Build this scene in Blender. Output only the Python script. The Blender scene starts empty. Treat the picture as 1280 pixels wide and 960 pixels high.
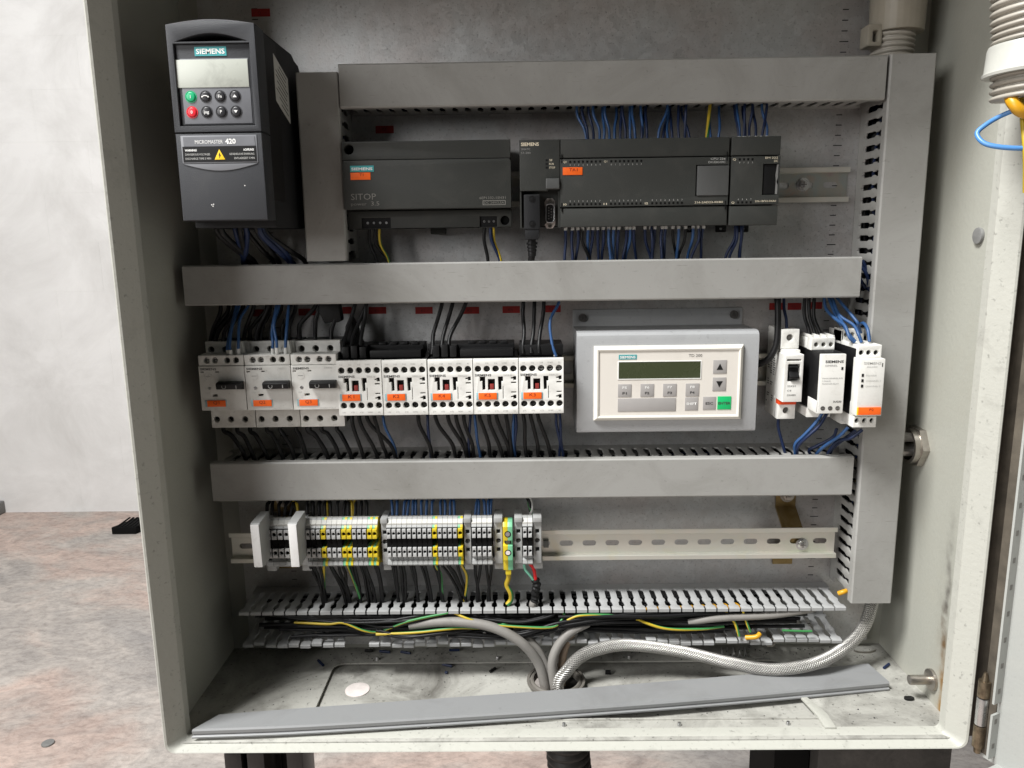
import bpy, bmesh, math, random
from mathutils import Vector, Matrix

# ------------------------------------------------------------------ scene, camera, light
SC = bpy.context.scene
COL = SC.collection
S = 0.001            # plans below are in millimetres: x to the right, p out of the mounting plate, z up
Z0 = 1.300           # height of the camera above the workshop floor, metres

def V(x, p, z):
    return Vector((x * S, -p * S, z * S))

def Wd(x, p, z):
    return Vector((x * S, -p * S, z * S + Z0))

cam = bpy.data.cameras.new('camera')
cam.sensor_width = 36.0
cam.lens = 27.03
cam.clip_start = 0.02
cam.clip_end = 100.0
camo = bpy.data.objects.new('camera', cam)
COL.objects.link(camo)
pitch, yaw, roll = math.radians(10.695), math.radians(-0.656), math.radians(-0.783)
fwd = Vector((math.sin(yaw) * math.cos(pitch), math.cos(yaw) * math.cos(pitch), -math.sin(pitch)))
rgt = Vector((math.cos(yaw), -math.sin(yaw), 0.0))
upv = rgt.cross(fwd)
r2 = rgt * math.cos(roll) + upv * math.sin(roll)
u2 = -rgt * math.sin(roll) + upv * math.cos(roll)
m = Matrix((r2, u2, -fwd)).transposed().to_4x4()
m.translation = Vector((0.0, -0.823, Z0))
camo.matrix_world = m
SC.camera = camo
SC.render.resolution_x, SC.render.resolution_y = 1024, 768

world = bpy.data.worlds.new('World')
SC.world = world
world.use_nodes = True
bg = world.node_tree.nodes['Background']
bg.inputs[0].default_value = (0.93, 0.96, 1.0, 1.0)
bg.inputs[1].default_value = 0.015

def area(name, loc, target, size, power, color=(1, 1, 1), size_y=None):
    l = bpy.data.lights.new(name, 'AREA')
    l.energy = power
    l.color = color
    l.size = size
    if size_y:
        l.shape = 'RECTANGLE'
        l.size_y = size_y
    o = bpy.data.objects.new(name, l)
    COL.objects.link(o)
    o.location = loc
    o.rotation_euler = (Vector(target) - Vector(loc)).to_track_quat('-Z', 'Y').to_euler()
    return o

area('hall_skylight', (-1.75, -1.35, 4.4), (0.0, 0.0, 1.0), 1.1, 345.0, (1.0, 0.995, 0.98), 1.0)
area('front_fill_light', (-2.5, -2.6, 2.2), (0.05, 0.0, 1.15), 1.8, 66.0, (1.0, 0.985, 0.97), 1.4)  # added unseen fill lamp, lifts the plate and ducts from the front left

SC.view_settings.view_transform = 'Standard'
SC.view_settings.look = 'None'
SC.view_settings.exposure = 0.0
SC.view_settings.gamma = 1.0
SC.view_settings.use_curve_mapping = False

R = random.Random(7)

# ------------------------------------------------------------------ materials
MATS = {}

def nt(name):
    m = bpy.data.materials.new(name)
    m.use_nodes = True
    t = m.node_tree
    b = t.nodes['Principled BSDF']
    MATS[name] = m
    return m, t, b

def rgba(c):
    return (c[0], c[1], c[2], 1.0)

def plain(name, col, rough=0.5, metal=0.0, bump=0.0, bscale=600.0, var=0.0, vscale=30.0, spec=0.5, emit=None):
    m, t, b = nt(name)
    b.inputs['Base Color'].default_value = rgba(col)
    b.inputs['Roughness'].default_value = rough
    b.inputs['Metallic'].default_value = metal
    b.inputs['Specular IOR Level'].default_value = spec
    N, L = t.nodes, t.links
    if var or bump:
        tc = N.new('ShaderNodeNewGeometry')
    if var:
        n = N.new('ShaderNodeTexNoise')
        n.inputs['Scale'].default_value = vscale
        n.inputs['Detail'].default_value = 6
        n.inputs['Roughness'].default_value = 0.62
        L.new(tc.outputs['Position'], n.inputs['Vector'])
        r = N.new('ShaderNodeValToRGB')
        r.color_ramp.elements[0].position = 0.3
        r.color_ramp.elements[1].position = 0.72
        r.color_ramp.elements[0].color = rgba([c * (1 - var) for c in col])
        r.color_ramp.elements[1].color = rgba([min(1, c * (1 + var * 0.45)) for c in col])
        L.new(n.outputs['Fac'], r.inputs['Fac'])
        L.new(r.outputs['Color'], b.inputs['Base Color'])
        mr = N.new('ShaderNodeMapRange')
        mr.inputs['To Min'].default_value = max(0.05, rough - 0.1)
        mr.inputs['To Max'].default_value = min(1, rough + 0.13)
        L.new(n.outputs['Fac'], mr.inputs['Value'])
        L.new(mr.outputs['Result'], b.inputs['Roughness'])
    if bump:
        n2 = N.new('ShaderNodeTexNoise')
        n2.inputs['Scale'].default_value = bscale
        n2.inputs['Detail'].default_value = 3
        L.new(tc.outputs['Position'], n2.inputs['Vector'])
        bp = N.new('ShaderNodeBump')
        bp.inputs['Strength'].default_value = bump
        bp.inputs['Distance'].default_value = 0.0006
        L.new(n2.outputs['Fac'], bp.inputs['Height'])
        L.new(bp.outputs['Normal'], b.inputs['Normal'])
    return m

def scuffed(name, col, rough, dirt, dirt_amt, bump=0.25, bscale=500.0, scale=28.0, speck=0.0, lines=0.0, spec=0.45, lo=0.50, hi=0.78):
    """painted or moulded surface with grime patches, fine specks and scratches"""
    m, t, b = nt(name)
    N, L = t.nodes, t.links
    tc = N.new('ShaderNodeNewGeometry')
    n = N.new('ShaderNodeTexNoise')
    n.inputs['Scale'].default_value = scale
    n.inputs['Detail'].default_value = 9
    n.inputs['Roughness'].default_value = 0.68
    n.inputs['Distortion'].default_value = 0.6
    L.new(tc.outputs['Position'], n.inputs['Vector'])
    r = N.new('ShaderNodeValToRGB')
    r.color_ramp.elements[0].position = lo
    r.color_ramp.elements[1].position = hi
    r.color_ramp.elements[0].color = (0, 0, 0, 1)
    r.color_ramp.elements[1].color = (1, 1, 1, 1)
    L.new(n.outputs['Fac'], r.inputs['Fac'])
    mx = N.new('ShaderNodeMixRGB')
    mx.inputs['Color1'].default_value = rgba(col)
    mx.inputs['Color2'].default_value = rgba(dirt)
    ml = N.new('ShaderNodeMath'); ml.operation = 'MULTIPLY'
    ml.inputs[1].default_value = dirt_amt
    L.new(r.outputs['Color'], ml.inputs[0])
    L.new(ml.outputs[0], mx.inputs['Fac'])
    out = mx.outputs['Color']
    if speck:
        v = N.new('ShaderNodeTexNoise')
        v.inputs['Scale'].default_value = 260.0
        v.inputs['Detail'].default_value = 4
        L.new(tc.outputs['Position'], v.inputs['Vector'])
        r3 = N.new('ShaderNodeValToRGB')
        r3.color_ramp.elements[0].position = 0.63
        r3.color_ramp.elements[1].position = 0.72
        r3.color_ramp.elements[0].color = (0, 0, 0, 1)
        L.new(v.outputs['Fac'], r3.inputs['Fac'])
        m3 = N.new('ShaderNodeMath'); m3.operation = 'MULTIPLY'
        L.new(r3.outputs['Color'], m3.inputs[0])
        m4 = N.new('ShaderNodeMath'); m4.operation = 'ADD'; m4.use_clamp = True
        m4.inputs[1].default_value = 0.15
        L.new(n.outputs['Fac'], m4.inputs[0])
        L.new(m4.outputs[0], m3.inputs[1])
        m5 = N.new('ShaderNodeMath'); m5.operation = 'MULTIPLY'
        m5.inputs[1].default_value = speck
        L.new(m3.outputs[0], m5.inputs[0])
        mx2 = N.new('ShaderNodeMixRGB')
        mx2.inputs['Color2'].default_value = (0.03, 0.028, 0.024, 1)
        L.new(m5.outputs[0], mx2.inputs['Fac'])
        L.new(out, mx2.inputs['Color1'])
        out = mx2.outputs['Color']
    if lines:
        mp = N.new('ShaderNodeMapping')
        mp.inputs['Scale'].default_value = (9.0, 9.0, 120.0)
        mp.inputs['Rotation'].default_value = (0.3, 0.5, 0.2)
        L.new(tc.outputs['Position'], mp.inputs['Vector'])
        s = N.new('ShaderNodeTexNoise')
        s.inputs['Scale'].default_value = 6.0
        s.inputs['Detail'].default_value = 2
        L.new(mp.outputs['Vector'], s.inputs['Vector'])
        r4 = N.new('ShaderNodeValToRGB')
        r4.color_ramp.elements[0].position = 0.70
        r4.color_ramp.elements[1].position = 0.74
        r4.color_ramp.elements[0].color = (0, 0, 0, 1)
        L.new(s.outputs['Fac'], r4.inputs['Fac'])
        m6 = N.new('ShaderNodeMath'); m6.operation = 'MULTIPLY'
        m6.inputs[1].default_value = lines
        L.new(r4.outputs['Color'], m6.inputs[0])
        mx3 = N.new('ShaderNodeMixRGB')
        mx3.inputs['Color2'].default_value = rgba(dirt)
        L.new(m6.outputs[0], mx3.inputs['Fac'])
        L.new(out, mx3.inputs['Color1'])
        out = mx3.outputs['Color']
    L.new(out, b.inputs['Base Color'])
    b.inputs['Specular IOR Level'].default_value = spec
    mr = N.new('ShaderNodeMapRange')
    mr.inputs['To Min'].default_value = max(0.05, rough - 0.08)
    mr.inputs['To Max'].default_value = min(1.0, rough + 0.2)
    L.new(n.outputs['Fac'], mr.inputs['Value'])
    L.new(mr.outputs['Result'], b.inputs['Roughness'])
    if bump:
        n2 = N.new('ShaderNodeTexNoise')
        n2.inputs['Scale'].default_value = bscale
        n2.inputs['Detail'].default_value = 2
        L.new(tc.outputs['Position'], n2.inputs['Vector'])
        bp = N.new('ShaderNodeBump')
        bp.inputs['Strength'].default_value = bump
        bp.inputs['Distance'].default_value = 0.0008
        L.new(n2.outputs['Fac'], bp.inputs['Height'])
        L.new(bp.outputs['Normal'], b.inputs['Normal'])
    return m

def galvanised(name, base=(0.52, 0.525, 0.525), reflect_tint=(0.47, 0.43, 0.415), metal=0.6, rough=0.42):
    m, t, b = nt(name)
    N, L = t.nodes, t.links
    tc = N.new('ShaderNodeNewGeometry')
    v = N.new('ShaderNodeTexVoronoi')
    v.inputs['Scale'].default_value = 150.0
    n0 = N.new('ShaderNodeTexNoise'); n0.inputs['Scale'].default_value = 60.0
    n0.inputs['Detail'].default_value = 5
    L.new(tc.outputs['Position'], n0.inputs['Vector'])
    mixv = N.new('ShaderNodeMixRGB'); mixv.inputs['Fac'].default_value = 0.03
    L.new(tc.outputs['Position'], mixv.inputs['Color1'])
    L.new(n0.outputs['Color'], mixv.inputs['Color2'])
    L.new(mixv.outputs['Color'], v.inputs['Vector'])
    n = N.new('ShaderNodeTexNoise'); n.inputs['Scale'].default_value = 7.0
    n.inputs['Detail'].default_value = 8; n.inputs['Roughness'].default_value = 0.7
    L.new(tc.outputs['Position'], n.inputs['Vector'])
    f = N.new('ShaderNodeTexNoise'); f.inputs['Scale'].default_value = 420.0
    f.inputs['Detail'].default_value = 5
    L.new(tc.outputs['Position'], f.inputs['Vector'])
    rr = N.new('ShaderNodeValToRGB')
    rr.color_ramp.elements[0].position = 0.44; rr.color_ramp.elements[1].position = 0.66
    rr.color_ramp.elements[0].color = rgba(base); rr.color_ramp.elements[1].color = rgba(reflect_tint)  # pinkish patches paint soft reflections into the zinc colour
    L.new(n.outputs['Fac'], rr.inputs['Fac'])
    bw = N.new('ShaderNodeRGBToBW'); L.new(v.outputs['Color'], bw.inputs['Color'])
    mr = N.new('ShaderNodeMapRange')
    mr.inputs['To Min'].default_value = 0.90; mr.inputs['To Max'].default_value = 1.08
    L.new(bw.outputs['Val'], mr.inputs['Value'])
    fr = N.new('ShaderNodeValToRGB')
    fr.color_ramp.elements[0].position = 0.27; fr.color_ramp.elements[1].position = 0.42
    fr.color_ramp.elements[0].color = (0.45, 0.44, 0.43, 1); fr.color_ramp.elements[1].color = (1, 1, 1, 1)
    L.new(f.outputs['Fac'], fr.inputs['Fac'])
    mu = N.new('ShaderNodeMixRGB'); mu.blend_type = 'MULTIPLY'; mu.inputs['Fac'].default_value = 1
    L.new(rr.outputs['Color'], mu.inputs['Color1']); L.new(mr.outputs['Result'], mu.inputs['Color2'])
    mu2 = N.new('ShaderNodeMixRGB'); mu2.blend_type = 'MULTIPLY'; mu2.inputs['Fac'].default_value = 0.75
    L.new(mu.outputs['Color'], mu2.inputs['Color1']); L.new(fr.outputs['Color'], mu2.inputs['Color2'])
    L.new(mu2.outputs['Color'], b.inputs['Base Color'])
    b.inputs['Metallic'].default_value = metal
    m2 = N.new('ShaderNodeMapRange')
    m2.inputs['To Min'].default_value = rough - 0.03; m2.inputs['To Max'].default_value = rough + 0.08
    L.new(bw.outputs['Val'], m2.inputs['Value']); L.new(m2.outputs['Result'], b.inputs['Roughness'])
    bp = N.new('ShaderNodeBump'); bp.inputs['Strength'].default_value = 0.25
    bp.inputs['Distance'].default_value = 0.0005
    L.new(f.outputs['Fac'], bp.inputs['Height']); L.new(bp.outputs['Normal'], b.inputs['Normal'])
    return m

def passivated(name, cols, metal=0.85, rough=0.32, scale=14.0):
    """zinc plating with a faint iridescent yellow / violet cast"""
    m, t, b = nt(name)
    N, L = t.nodes, t.links
    tc = N.new('ShaderNodeNewGeometry')
    n = N.new('ShaderNodeTexNoise'); n.inputs['Scale'].default_value = scale
    n.inputs['Detail'].default_value = 5; n.inputs['Distortion'].default_value = 1.2
    L.new(tc.outputs['Position'], n.inputs['Vector'])
    r = N.new('ShaderNodeValToRGB')
    e = r.color_ramp.elements
    e[0].position = 0.3; e[1].position = 0.72
    e[0].color = rgba(cols[0]); e[1].color = rgba(cols[-1])
    for i, c in enumerate(cols[1:-1]):
        k = e.new(0.3 + 0.42 * (i + 1) / (len(cols) - 1)); k.color = rgba(c)
    L.new(n.outputs['Fac'], r.inputs['Fac'])
    L.new(r.outputs['Color'], b.inputs['Base Color'])
    b.inputs['Metallic'].default_value = metal
    b.inputs['Roughness'].default_value = rough
    return m

PAINT = (0.365, 0.366, 0.322)
scuffed('paint_wall', PAINT, 0.42, (0.33, 0.31, 0.25), 0.35, bump=0.32, bscale=260, scale=9, speck=0.0)
scuffed('paint_rim', (0.425, 0.425, 0.383), 0.45, (0.24, 0.235, 0.21), 0.5, bump=0.36, bscale=200, scale=26, speck=0.5, lines=0.3, lo=0.56, hi=0.76)
scuffed('paint_floor', (0.41, 0.405, 0.37), 0.6, (0.075, 0.07, 0.06), 0.9, bump=0.4, bscale=280, scale=14, speck=1.0, lines=0.4, lo=0.44, hi=0.74)
scuffed('paint_door', (0.375, 0.385, 0.366), 0.4, (0.45, 0.44, 0.4), 0.3, bump=0.25, bscale=240, scale=8, speck=0.1)
galvanised('galvanised')
scuffed('duct_pvc', (0.318, 0.315, 0.30), 0.42, (0.195, 0.19, 0.172), 0.6, bump=0.06, bscale=300, scale=11, speck=0.25, lines=0.6, lo=0.46, hi=0.74)
scuffed('duct_light', (0.35, 0.355, 0.355), 0.45, (0.24, 0.235, 0.22), 0.6, bump=0.05, scale=30, speck=0.2)
scuffed('duct_cover_loose', (0.235, 0.24, 0.243), 0.38, (0.16, 0.16, 0.16), 0.55, bump=0.04, scale=14, lines=0.3)
plain('black_plastic', (0.007, 0.007, 0.0075), 0.48, bump=0.1, bscale=900, spec=0.28)
plain('black_matte', (0.004, 0.004, 0.004), 0.85, spec=0.15)
scuffed('drive_front', (0.040, 0.042, 0.047), 0.5, (0.075, 0.075, 0.075), 0.4, bump=0.3, bscale=1400, scale=25, spec=0.35)
plain('drive_dark', (0.013, 0.0135, 0.015), 0.55, bump=0.2, bscale=1200, spec=0.3)
plain('drive_panel', (0.16, 0.165, 0.18), 0.45, bump=0.15, bscale=1300, var=0.12, vscale=60)
plain('drive_trim', (0.20, 0.205, 0.22), 0.4)
scuffed('controller_plastic', (0.036, 0.038, 0.035), 0.5, (0.065, 0.063, 0.057), 0.5, bump=0.28, bscale=1300, scale=30, spec=0.35)
scuffed('controller_lid', (0.075, 0.077, 0.076), 0.42, (0.10, 0.10, 0.10), 0.4, bump=0.2, bscale=1300, scale=30)
scuffed('white_plastic', (0.74, 0.735, 0.70), 0.4, (0.45, 0.43, 0.38), 0.45, bump=0.06, bscale=700, scale=60, speck=0.15)
scuffed('white_plastic_greyish', (0.60, 0.595, 0.565), 0.45, (0.36, 0.34, 0.30), 0.6, bump=0.06, bscale=700, scale=55, speck=0.3)  # greyer base with heavier mottling than the plain white plastic
scuffed('terminal_grey', (0.34, 0.345, 0.34), 0.45, (0.27, 0.265, 0.25), 0.5, bump=0.05, scale=80)
plain('terminal_light', (0.47, 0.475, 0.47), 0.42, var=0.12, vscale=160)
plain('marker_white', (0.56, 0.555, 0.52), 0.45, var=0.12, vscale=120)
scuffed('holder_white', (0.82, 0.82, 0.81), 0.35, (0.6, 0.59, 0.56), 0.5, scale=70)
plain('pe_yellow', (0.64, 0.49, 0.02), 0.4, var=0.1, vscale=150)
plain('pe_green', (0.17, 0.46, 0.27), 0.4, var=0.1, vscale=150)
plain('tag_orange', (0.95, 0.14, 0.008), 0.5, var=0.08, vscale=200)
plain('tag_edge', (0.28, 0.46, 0.50), 0.4)
plain('tag_ink', (0.30, 0.03, 0.01), 0.6)
plain('sticker_red', (0.34, 0.015, 0.012), 0.6, var=0.25, vscale=150)
plain('sticker_ink', (0.10, 0.004, 0.004), 0.6)
plain('logo_teal', (0.045, 0.33, 0.35), 0.45)
plain('ink_white', (0.80, 0.80, 0.78), 0.5)
plain('ink_cream', (0.80, 0.72, 0.55), 0.5)
plain('ink_faint', (0.17, 0.165, 0.15), 0.6)
plain('ink_grey', (0.30, 0.30, 0.29), 0.6)
plain('ink_pale', (0.50, 0.50, 0.48), 0.6)
plain('ink_dark', (0.05, 0.05, 0.05), 0.5)
plain('ink_black', (0.008, 0.008, 0.008), 0.5)
scuffed('display_grey', (0.46, 0.48, 0.43), 0.3, (0.29, 0.30, 0.27), 0.9, bump=0, scale=55)
scuffed('display_green', (0.050, 0.060, 0.030), 0.22, (0.075, 0.085, 0.05), 0.6, bump=0, scale=40)
scuffed('panel_cream', (0.70, 0.665, 0.61), 0.42, (0.52, 0.48, 0.42), 0.4, bump=0.03, scale=30)
plain('bezel_cream', (0.74, 0.715, 0.65), 0.38, var=0.06, vscale=40)
scuffed('bracket_silver', (0.355, 0.362, 0.368), 0.38, (0.26, 0.265, 0.27), 0.4, bump=0.25, bscale=900, scale=30, speck=0.25)
plain('key_grey', (0.36, 0.345, 0.335), 0.5, var=0.05, vscale=60)
plain('key_green', (0.005, 0.47, 0.14), 0.5)
plain('key_start', (0.01, 0.40, 0.17), 0.35)
plain('key_stop', (0.72, 0.015, 0.03), 0.35)
plain('key_black', (0.022, 0.022, 0.025), 0.32)
plain('warning_yellow', (0.90, 0.58, 0.01), 0.5)
plain('latch_red', (0.26, 0.03, 0.025), 0.5)
plain('strip_orange', (0.80, 0.07, 0.01), 0.5)
plain('wire_black', (0.006, 0.006, 0.0065), 0.45, spec=0.3)
plain('wire_navy', (0.009, 0.019, 0.060), 0.42, spec=0.35)
plain('wire_blue', (0.026, 0.078, 0.20), 0.40, spec=0.4)
plain('wire_sky', (0.08, 0.24, 0.55), 0.36)
plain('wire_yellow', (0.46, 0.33, 0.02), 0.45)
plain('wire_amber', (0.58, 0.29, 0.01), 0.4)
plain('wire_green', (0.04, 0.21, 0.06), 0.45)
plain('wire_teal', (0.16, 0.45, 0.32), 0.4)
plain('wire_red', (0.60, 0.012, 0.015), 0.4)
plain('wire_white', (0.75, 0.75, 0.73), 0.4)
plain('ferrule', (0.62, 0.62, 0.60), 0.45)
scuffed('cable_grey', (0.215, 0.205, 0.19), 0.5, (0.12, 0.11, 0.10), 0.5, bump=0.1, scale=40)
scuffed('cable_brown', (0.30, 0.225, 0.165), 0.5, (0.16, 0.12, 0.09), 0.5, bump=0.1, scale=40)
plain('steel', (0.60, 0.60, 0.60), 0.28, metal=0.95, var=0.15, vscale=120)
plain('steel_dark', (0.22, 0.21, 0.20), 0.4, metal=0.85, var=0.3, vscale=120)
plain('braid_steel', (0.50, 0.49, 0.465), 0.42, metal=0.85, var=0.2, vscale=70)
plain('braid_core', (0.03, 0.028, 0.026), 0.7)
plain('well_steel', (0.07, 0.068, 0.065), 0.45, metal=0.7)
plain('seal_brown', (0.10, 0.085, 0.065), 0.7, var=0.4, vscale=60)
passivated('rail_zinc', [(0.74, 0.71, 0.58), (0.72, 0.72, 0.66), (0.76, 0.73, 0.66), (0.66, 0.69, 0.58)], metal=0.7, rough=0.4)
passivated('rail_iris', [(0.50, 0.36, 0.40), (0.52, 0.50, 0.44), (0.46, 0.50, 0.48), (0.56, 0.44, 0.36)], rough=0.36, scale=26)
passivated('bronze', [(0.24, 0.16, 0.06), (0.30, 0.22, 0.10), (0.18, 0.12, 0.06)], rough=0.38, scale=40)
plain('conduit_cream', (0.36, 0.335, 0.29), 0.45, var=0.1, vscale=40)
plain('fitting_cream', (0.42, 0.42, 0.385), 0.42, var=0.1, vscale=40)
plain('fitting_beige', (0.28, 0.255, 0.205), 0.45, var=0.15, vscale=40)
scuffed('conduit_black', (0.026, 0.024, 0.022), 0.5, (0.06, 0.055, 0.05), 0.6, scale=30)
scuffed('grommet', (0.13, 0.12, 0.105), 0.55, (0.06, 0.055, 0.05), 0.5, scale=50)
scuffed('old_steel', (0.055, 0.052, 0.048), 0.5, (0.13, 0.12, 0.11), 0.7, bump=0.7, bscale=120, scale=22, speck=0.4)
plain('stand_gloss', (0.03, 0.027, 0.026), 0.3, var=0.4, vscale=60)
plain('plug_grey', (0.20, 0.20, 0.195), 0.5, var=0.15, vscale=100)
plain('disc_pink', (0.74, 0.68, 0.65), 0.55, var=0.15, vscale=120)
plain('hinge_brass', (0.24, 0.19, 0.13), 0.4, metal=0.85, var=0.5, vscale=150)
plain('tape_black', (0.006, 0.006, 0.0065), 0.55, bump=0.8, bscale=260, spec=0.25)
plain('nickel', (0.42, 0.39, 0.35), 0.3, metal=0.9, var=0.25, vscale=80)

# ------------------------------------------------------------------ mesh helpers
def link(o, parent=None):
    COL.objects.link(o)
    if parent is not None:
        o.parent = parent
    return o

def finish(me, smooth=True, angle=25):
    if smooth:
        me.shade_smooth()
        me.set_sharp_from_angle(angle=math.radians(angle))
    return me

class B:
    """collects shapes (millimetres, x / p / z) into one mesh"""
    def __init__(s):
        s.bm = bmesh.new()
    def _hull(s, vs, faces, bev, mi):
        v = [s.bm.verts.new(V(*q)) for q in vs]
        fs = [s.bm.faces.new([v[i] for i in f]) for f in faces]
        for f in fs:
            f.material_index = mi
        bmesh.ops.recalc_face_normals(s.bm, faces=fs)
        if bev:
            es = list({e for f in fs for e in f.edges})
            r = bmesh.ops.bevel(s.bm, geom=es, offset=bev * S, segments=2, profile=0.6, affect='EDGES', clamp_overlap=True)
            for f in r['faces']:
                f.material_index = mi
        return s
    def box(s, x0, x1, p0, p1, z0, z1, bev=0.0, mi=0):
        vs = [(x, p, z) for z in (z0, z1) for p in (p0, p1) for x in (x0, x1)]
        return s._hull(vs, [(0, 1, 3, 2), (4, 6, 7, 5), (0, 4, 5, 1), (2, 3, 7, 6), (0, 2, 6, 4), (1, 5, 7, 3)], bev, mi)
    def prism(s, poly, a0, a1, plane='xz', bev=0.0, mi=0):
        """polygon in a plane, pushed from a0 to a1 along the third axis"""
        def q(u, v, a):
            return {'xz': (u, a, v), 'pz': (a, u, v), 'xp': (u, v, a)}[plane]
        n = len(poly)
        vs = [q(u, v, a0) for u, v in poly] + [q(u, v, a1) for u, v in poly]
        fs = [tuple(range(n)), tuple(range(2 * n - 1, n - 1, -1))] + [(i, (i + 1) % n, n + (i + 1) % n, n + i) for i in range(n)]
        return s._hull(vs, fs, bev, mi)
    def cyl(s, c, axis, r, h0, h1, seg=16, r1=None, mi=0, bev=0.0):
        r1 = r if r1 is None else r1
        ring = []
        for (h, rr) in ((h0, r), (h1, r1)):
            for i in range(seg):
                a = 2 * math.pi * i / seg
                u, w = rr * math.cos(a), rr * math.sin(a)
                ring.append({'p': (c[0] + u, c[1] + h, c[2] + w), 'x': (c[0] + h, c[1] + u, c[2] + w), 'z': (c[0] + u, c[1] + w, c[2] + h)}[axis])
        fs = [tuple(range(seg)), tuple(range(2 * seg - 1, seg - 1, -1))] + [(i, (i + 1) % seg, seg + (i + 1) % seg, seg + i) for i in range(seg)]
        return s._hull(ring, fs, bev, mi)
    def ring(s, c, axis, ro, ri, h0, h1, seg=24, mi=0):
        vs = []
        for (h, rr) in ((h0, ro), (h1, ro), (h1, ri), (h0, ri)):
            for i in range(seg):
                a = 2 * math.pi * i / seg
                u, w = rr * math.cos(a), rr * math.sin(a)
                vs.append({'p': (c[0] + u, c[1] + h, c[2] + w), 'x': (c[0] + h, c[1] + u, c[2] + w), 'z': (c[0] + u, c[1] + w, c[2] + h)}[axis])
        fs = []
        for k in range(4):
            for i in range(seg):
                j = (i + 1) % seg
                fs.append((k * seg + i, k * seg + j, ((k + 1) % 4) * seg + j, ((k + 1) % 4) * seg + i))
        return s._hull(vs, fs, 0, mi)
    def slab(s, polys, a0, a1, plane='xz', bev=0.0, mi=0):
        """outline with holes (first polygon outside), pushed from a0 to a1"""
        cu = bpy.data.curves.new('tmp', 'CURVE')
        cu.dimensions = '2D'; cu.fill_mode = 'BOTH'
        cu.extrude = max(1e-4, abs(a1 - a0) / 2 - bev)
        cu.bevel_depth = bev; cu.bevel_resolution = 1; cu.offset = -bev
        for poly in polys:
            sp = cu.splines.new('POLY')
            sp.points.add(len(poly) - 1)
            for i, (u, v) in enumerate(poly):
                sp.points[i].co = (u, v, 0, 1)
            sp.use_cyclic_u = True
        ob = bpy.data.objects.new('tmp', cu)
        me = bpy.data.meshes.new_from_object(ob)
        mid = (a0 + a1) / 2
        nb = bmesh.new(); nb.from_mesh(me)
        bmesh.ops.remove_doubles(nb, verts=nb.verts, dist=1e-4)
        mp = {}
        for v in nb.verts:
            u, w, a = v.co.x, v.co.y, v.co.z + mid
            q = {'xz': (u, a, w), 'pz': (a, u, w), 'xp': (u, w, a)}[plane]
            mp[v] = s.bm.verts.new(V(*q))
        fs = []
        for f in nb.faces:
            try:
                g = s.bm.faces.new([mp[v] for v in f.verts]); g.material_index = mi; fs.append(g)
            except ValueError:
                pass
        bmesh.ops.recalc_face_normals(s.bm, faces=fs)
        nb.free()
        bpy.data.objects.remove(ob); bpy.data.curves.remove(cu); bpy.data.meshes.remove(me)
        return s
    def tube(s, pts, r, seg=8, sub=6, mi=0, split=None, twist=0.0, cap=True, radf=None):
        P = smooth_path(pts, sub)
        n = len(P)
        T = []
        for i in range(n):
            a, b = P[max(0, i - 1)], P[min(n - 1, i + 1)]
            T.append((b - a).normalized())
        ref = Vector((0.13, 0.2, 1.0))
        if abs(T[0].normalized().dot(ref.normalized())) > 0.95:
            ref = Vector((1, 0.1, 0))
        U = (ref - T[0] * ref.dot(T[0])).normalized()
        rows = []
        for i in range(n):
            U = (U - T[i] * U.dot(T[i])).normalized()
            Wv = T[i].cross(U)
            rr = radf(i, n) if radf else r
            tw = twist * i / n
            rows.append([s.bm.verts.new((P[i] + U * rr * math.cos(2 * math.pi * k / seg + tw) + Wv * rr * math.sin(2 * math.pi * k / seg + tw)) * S) for k in range(seg)])
        fs = []
        for i in range(n - 1):
            for k in range(seg):
                f = s.bm.faces.new((rows[i][k], rows[i][(k + 1) % seg], rows[i + 1][(k + 1) % seg], rows[i + 1][k]))
                f.material_index = mi if split is None or k < split else mi + 1
                fs.append(f)
        if cap:
            fs.append(s.bm.faces.new(rows[0])); fs.append(s.bm.faces.new(rows[-1]))
            fs[-1].material_index = fs[-2].material_index = mi
        bmesh.ops.recalc_face_normals(s.bm, faces=fs)
        return s
    def sweep(s, rings, closed=True, mi=0):
        """rings of equal length, lofted"""
        rows = [[s.bm.verts.new(V(*q)) for q in r] for r in rings]
        fs = []
        n = len(rows[0])
        for a in range(len(rows) - 1):
            for i in range(n if closed else n - 1):
                f = s.bm.faces.new((rows[a][i], rows[a][(i + 1) % n], rows[a + 1][(i + 1) % n], rows[a + 1][i]))
                f.material_index = mi; fs.append(f)
        bmesh.ops.recalc_face_normals(s.bm, faces=fs)
        return s
    def mesh(s, name, mats, org=(0, 0, 0), smooth=True, angle=25):
        me = bpy.data.meshes.new(name)
        o = V(*org)
        for v in s.bm.verts:
            v.co -= o
        s.bm.to_mesh(me); s.bm.free()
        for mname in ([mats] if isinstance(mats, str) else mats):
            me.materials.append(MATS[mname])
        return finish(me, smooth, angle)
    def part(s, name, mats, parent, smooth=True, angle=25):
        org = parent.get('_o', (0, 0, 0)) if parent is not None else (0, 0, 0)
        o = link(bpy.data.objects.new(name, s.mesh(name, mats, org, smooth, angle)), parent)
        o['_o'] = list(org)
        return o
    def top(s, name, mats, label, cat, group=None, org=None, kind=None, smooth=True, angle=25):
        if org is None:
            n = max(1, len(s.bm.verts))
            c = sum((v.co for v in s.bm.verts), Vector()) / n
            org = (c.x / S, -c.y / S, min(v.co.z for v in s.bm.verts) / S)
        o = link(bpy.data.objects.new(name, s.mesh(name, mats, org, smooth, angle)))
        o.location = Wd(*org); o['_o'] = list(org)
        tag(o, label, cat, group, kind)
        return o

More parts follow.
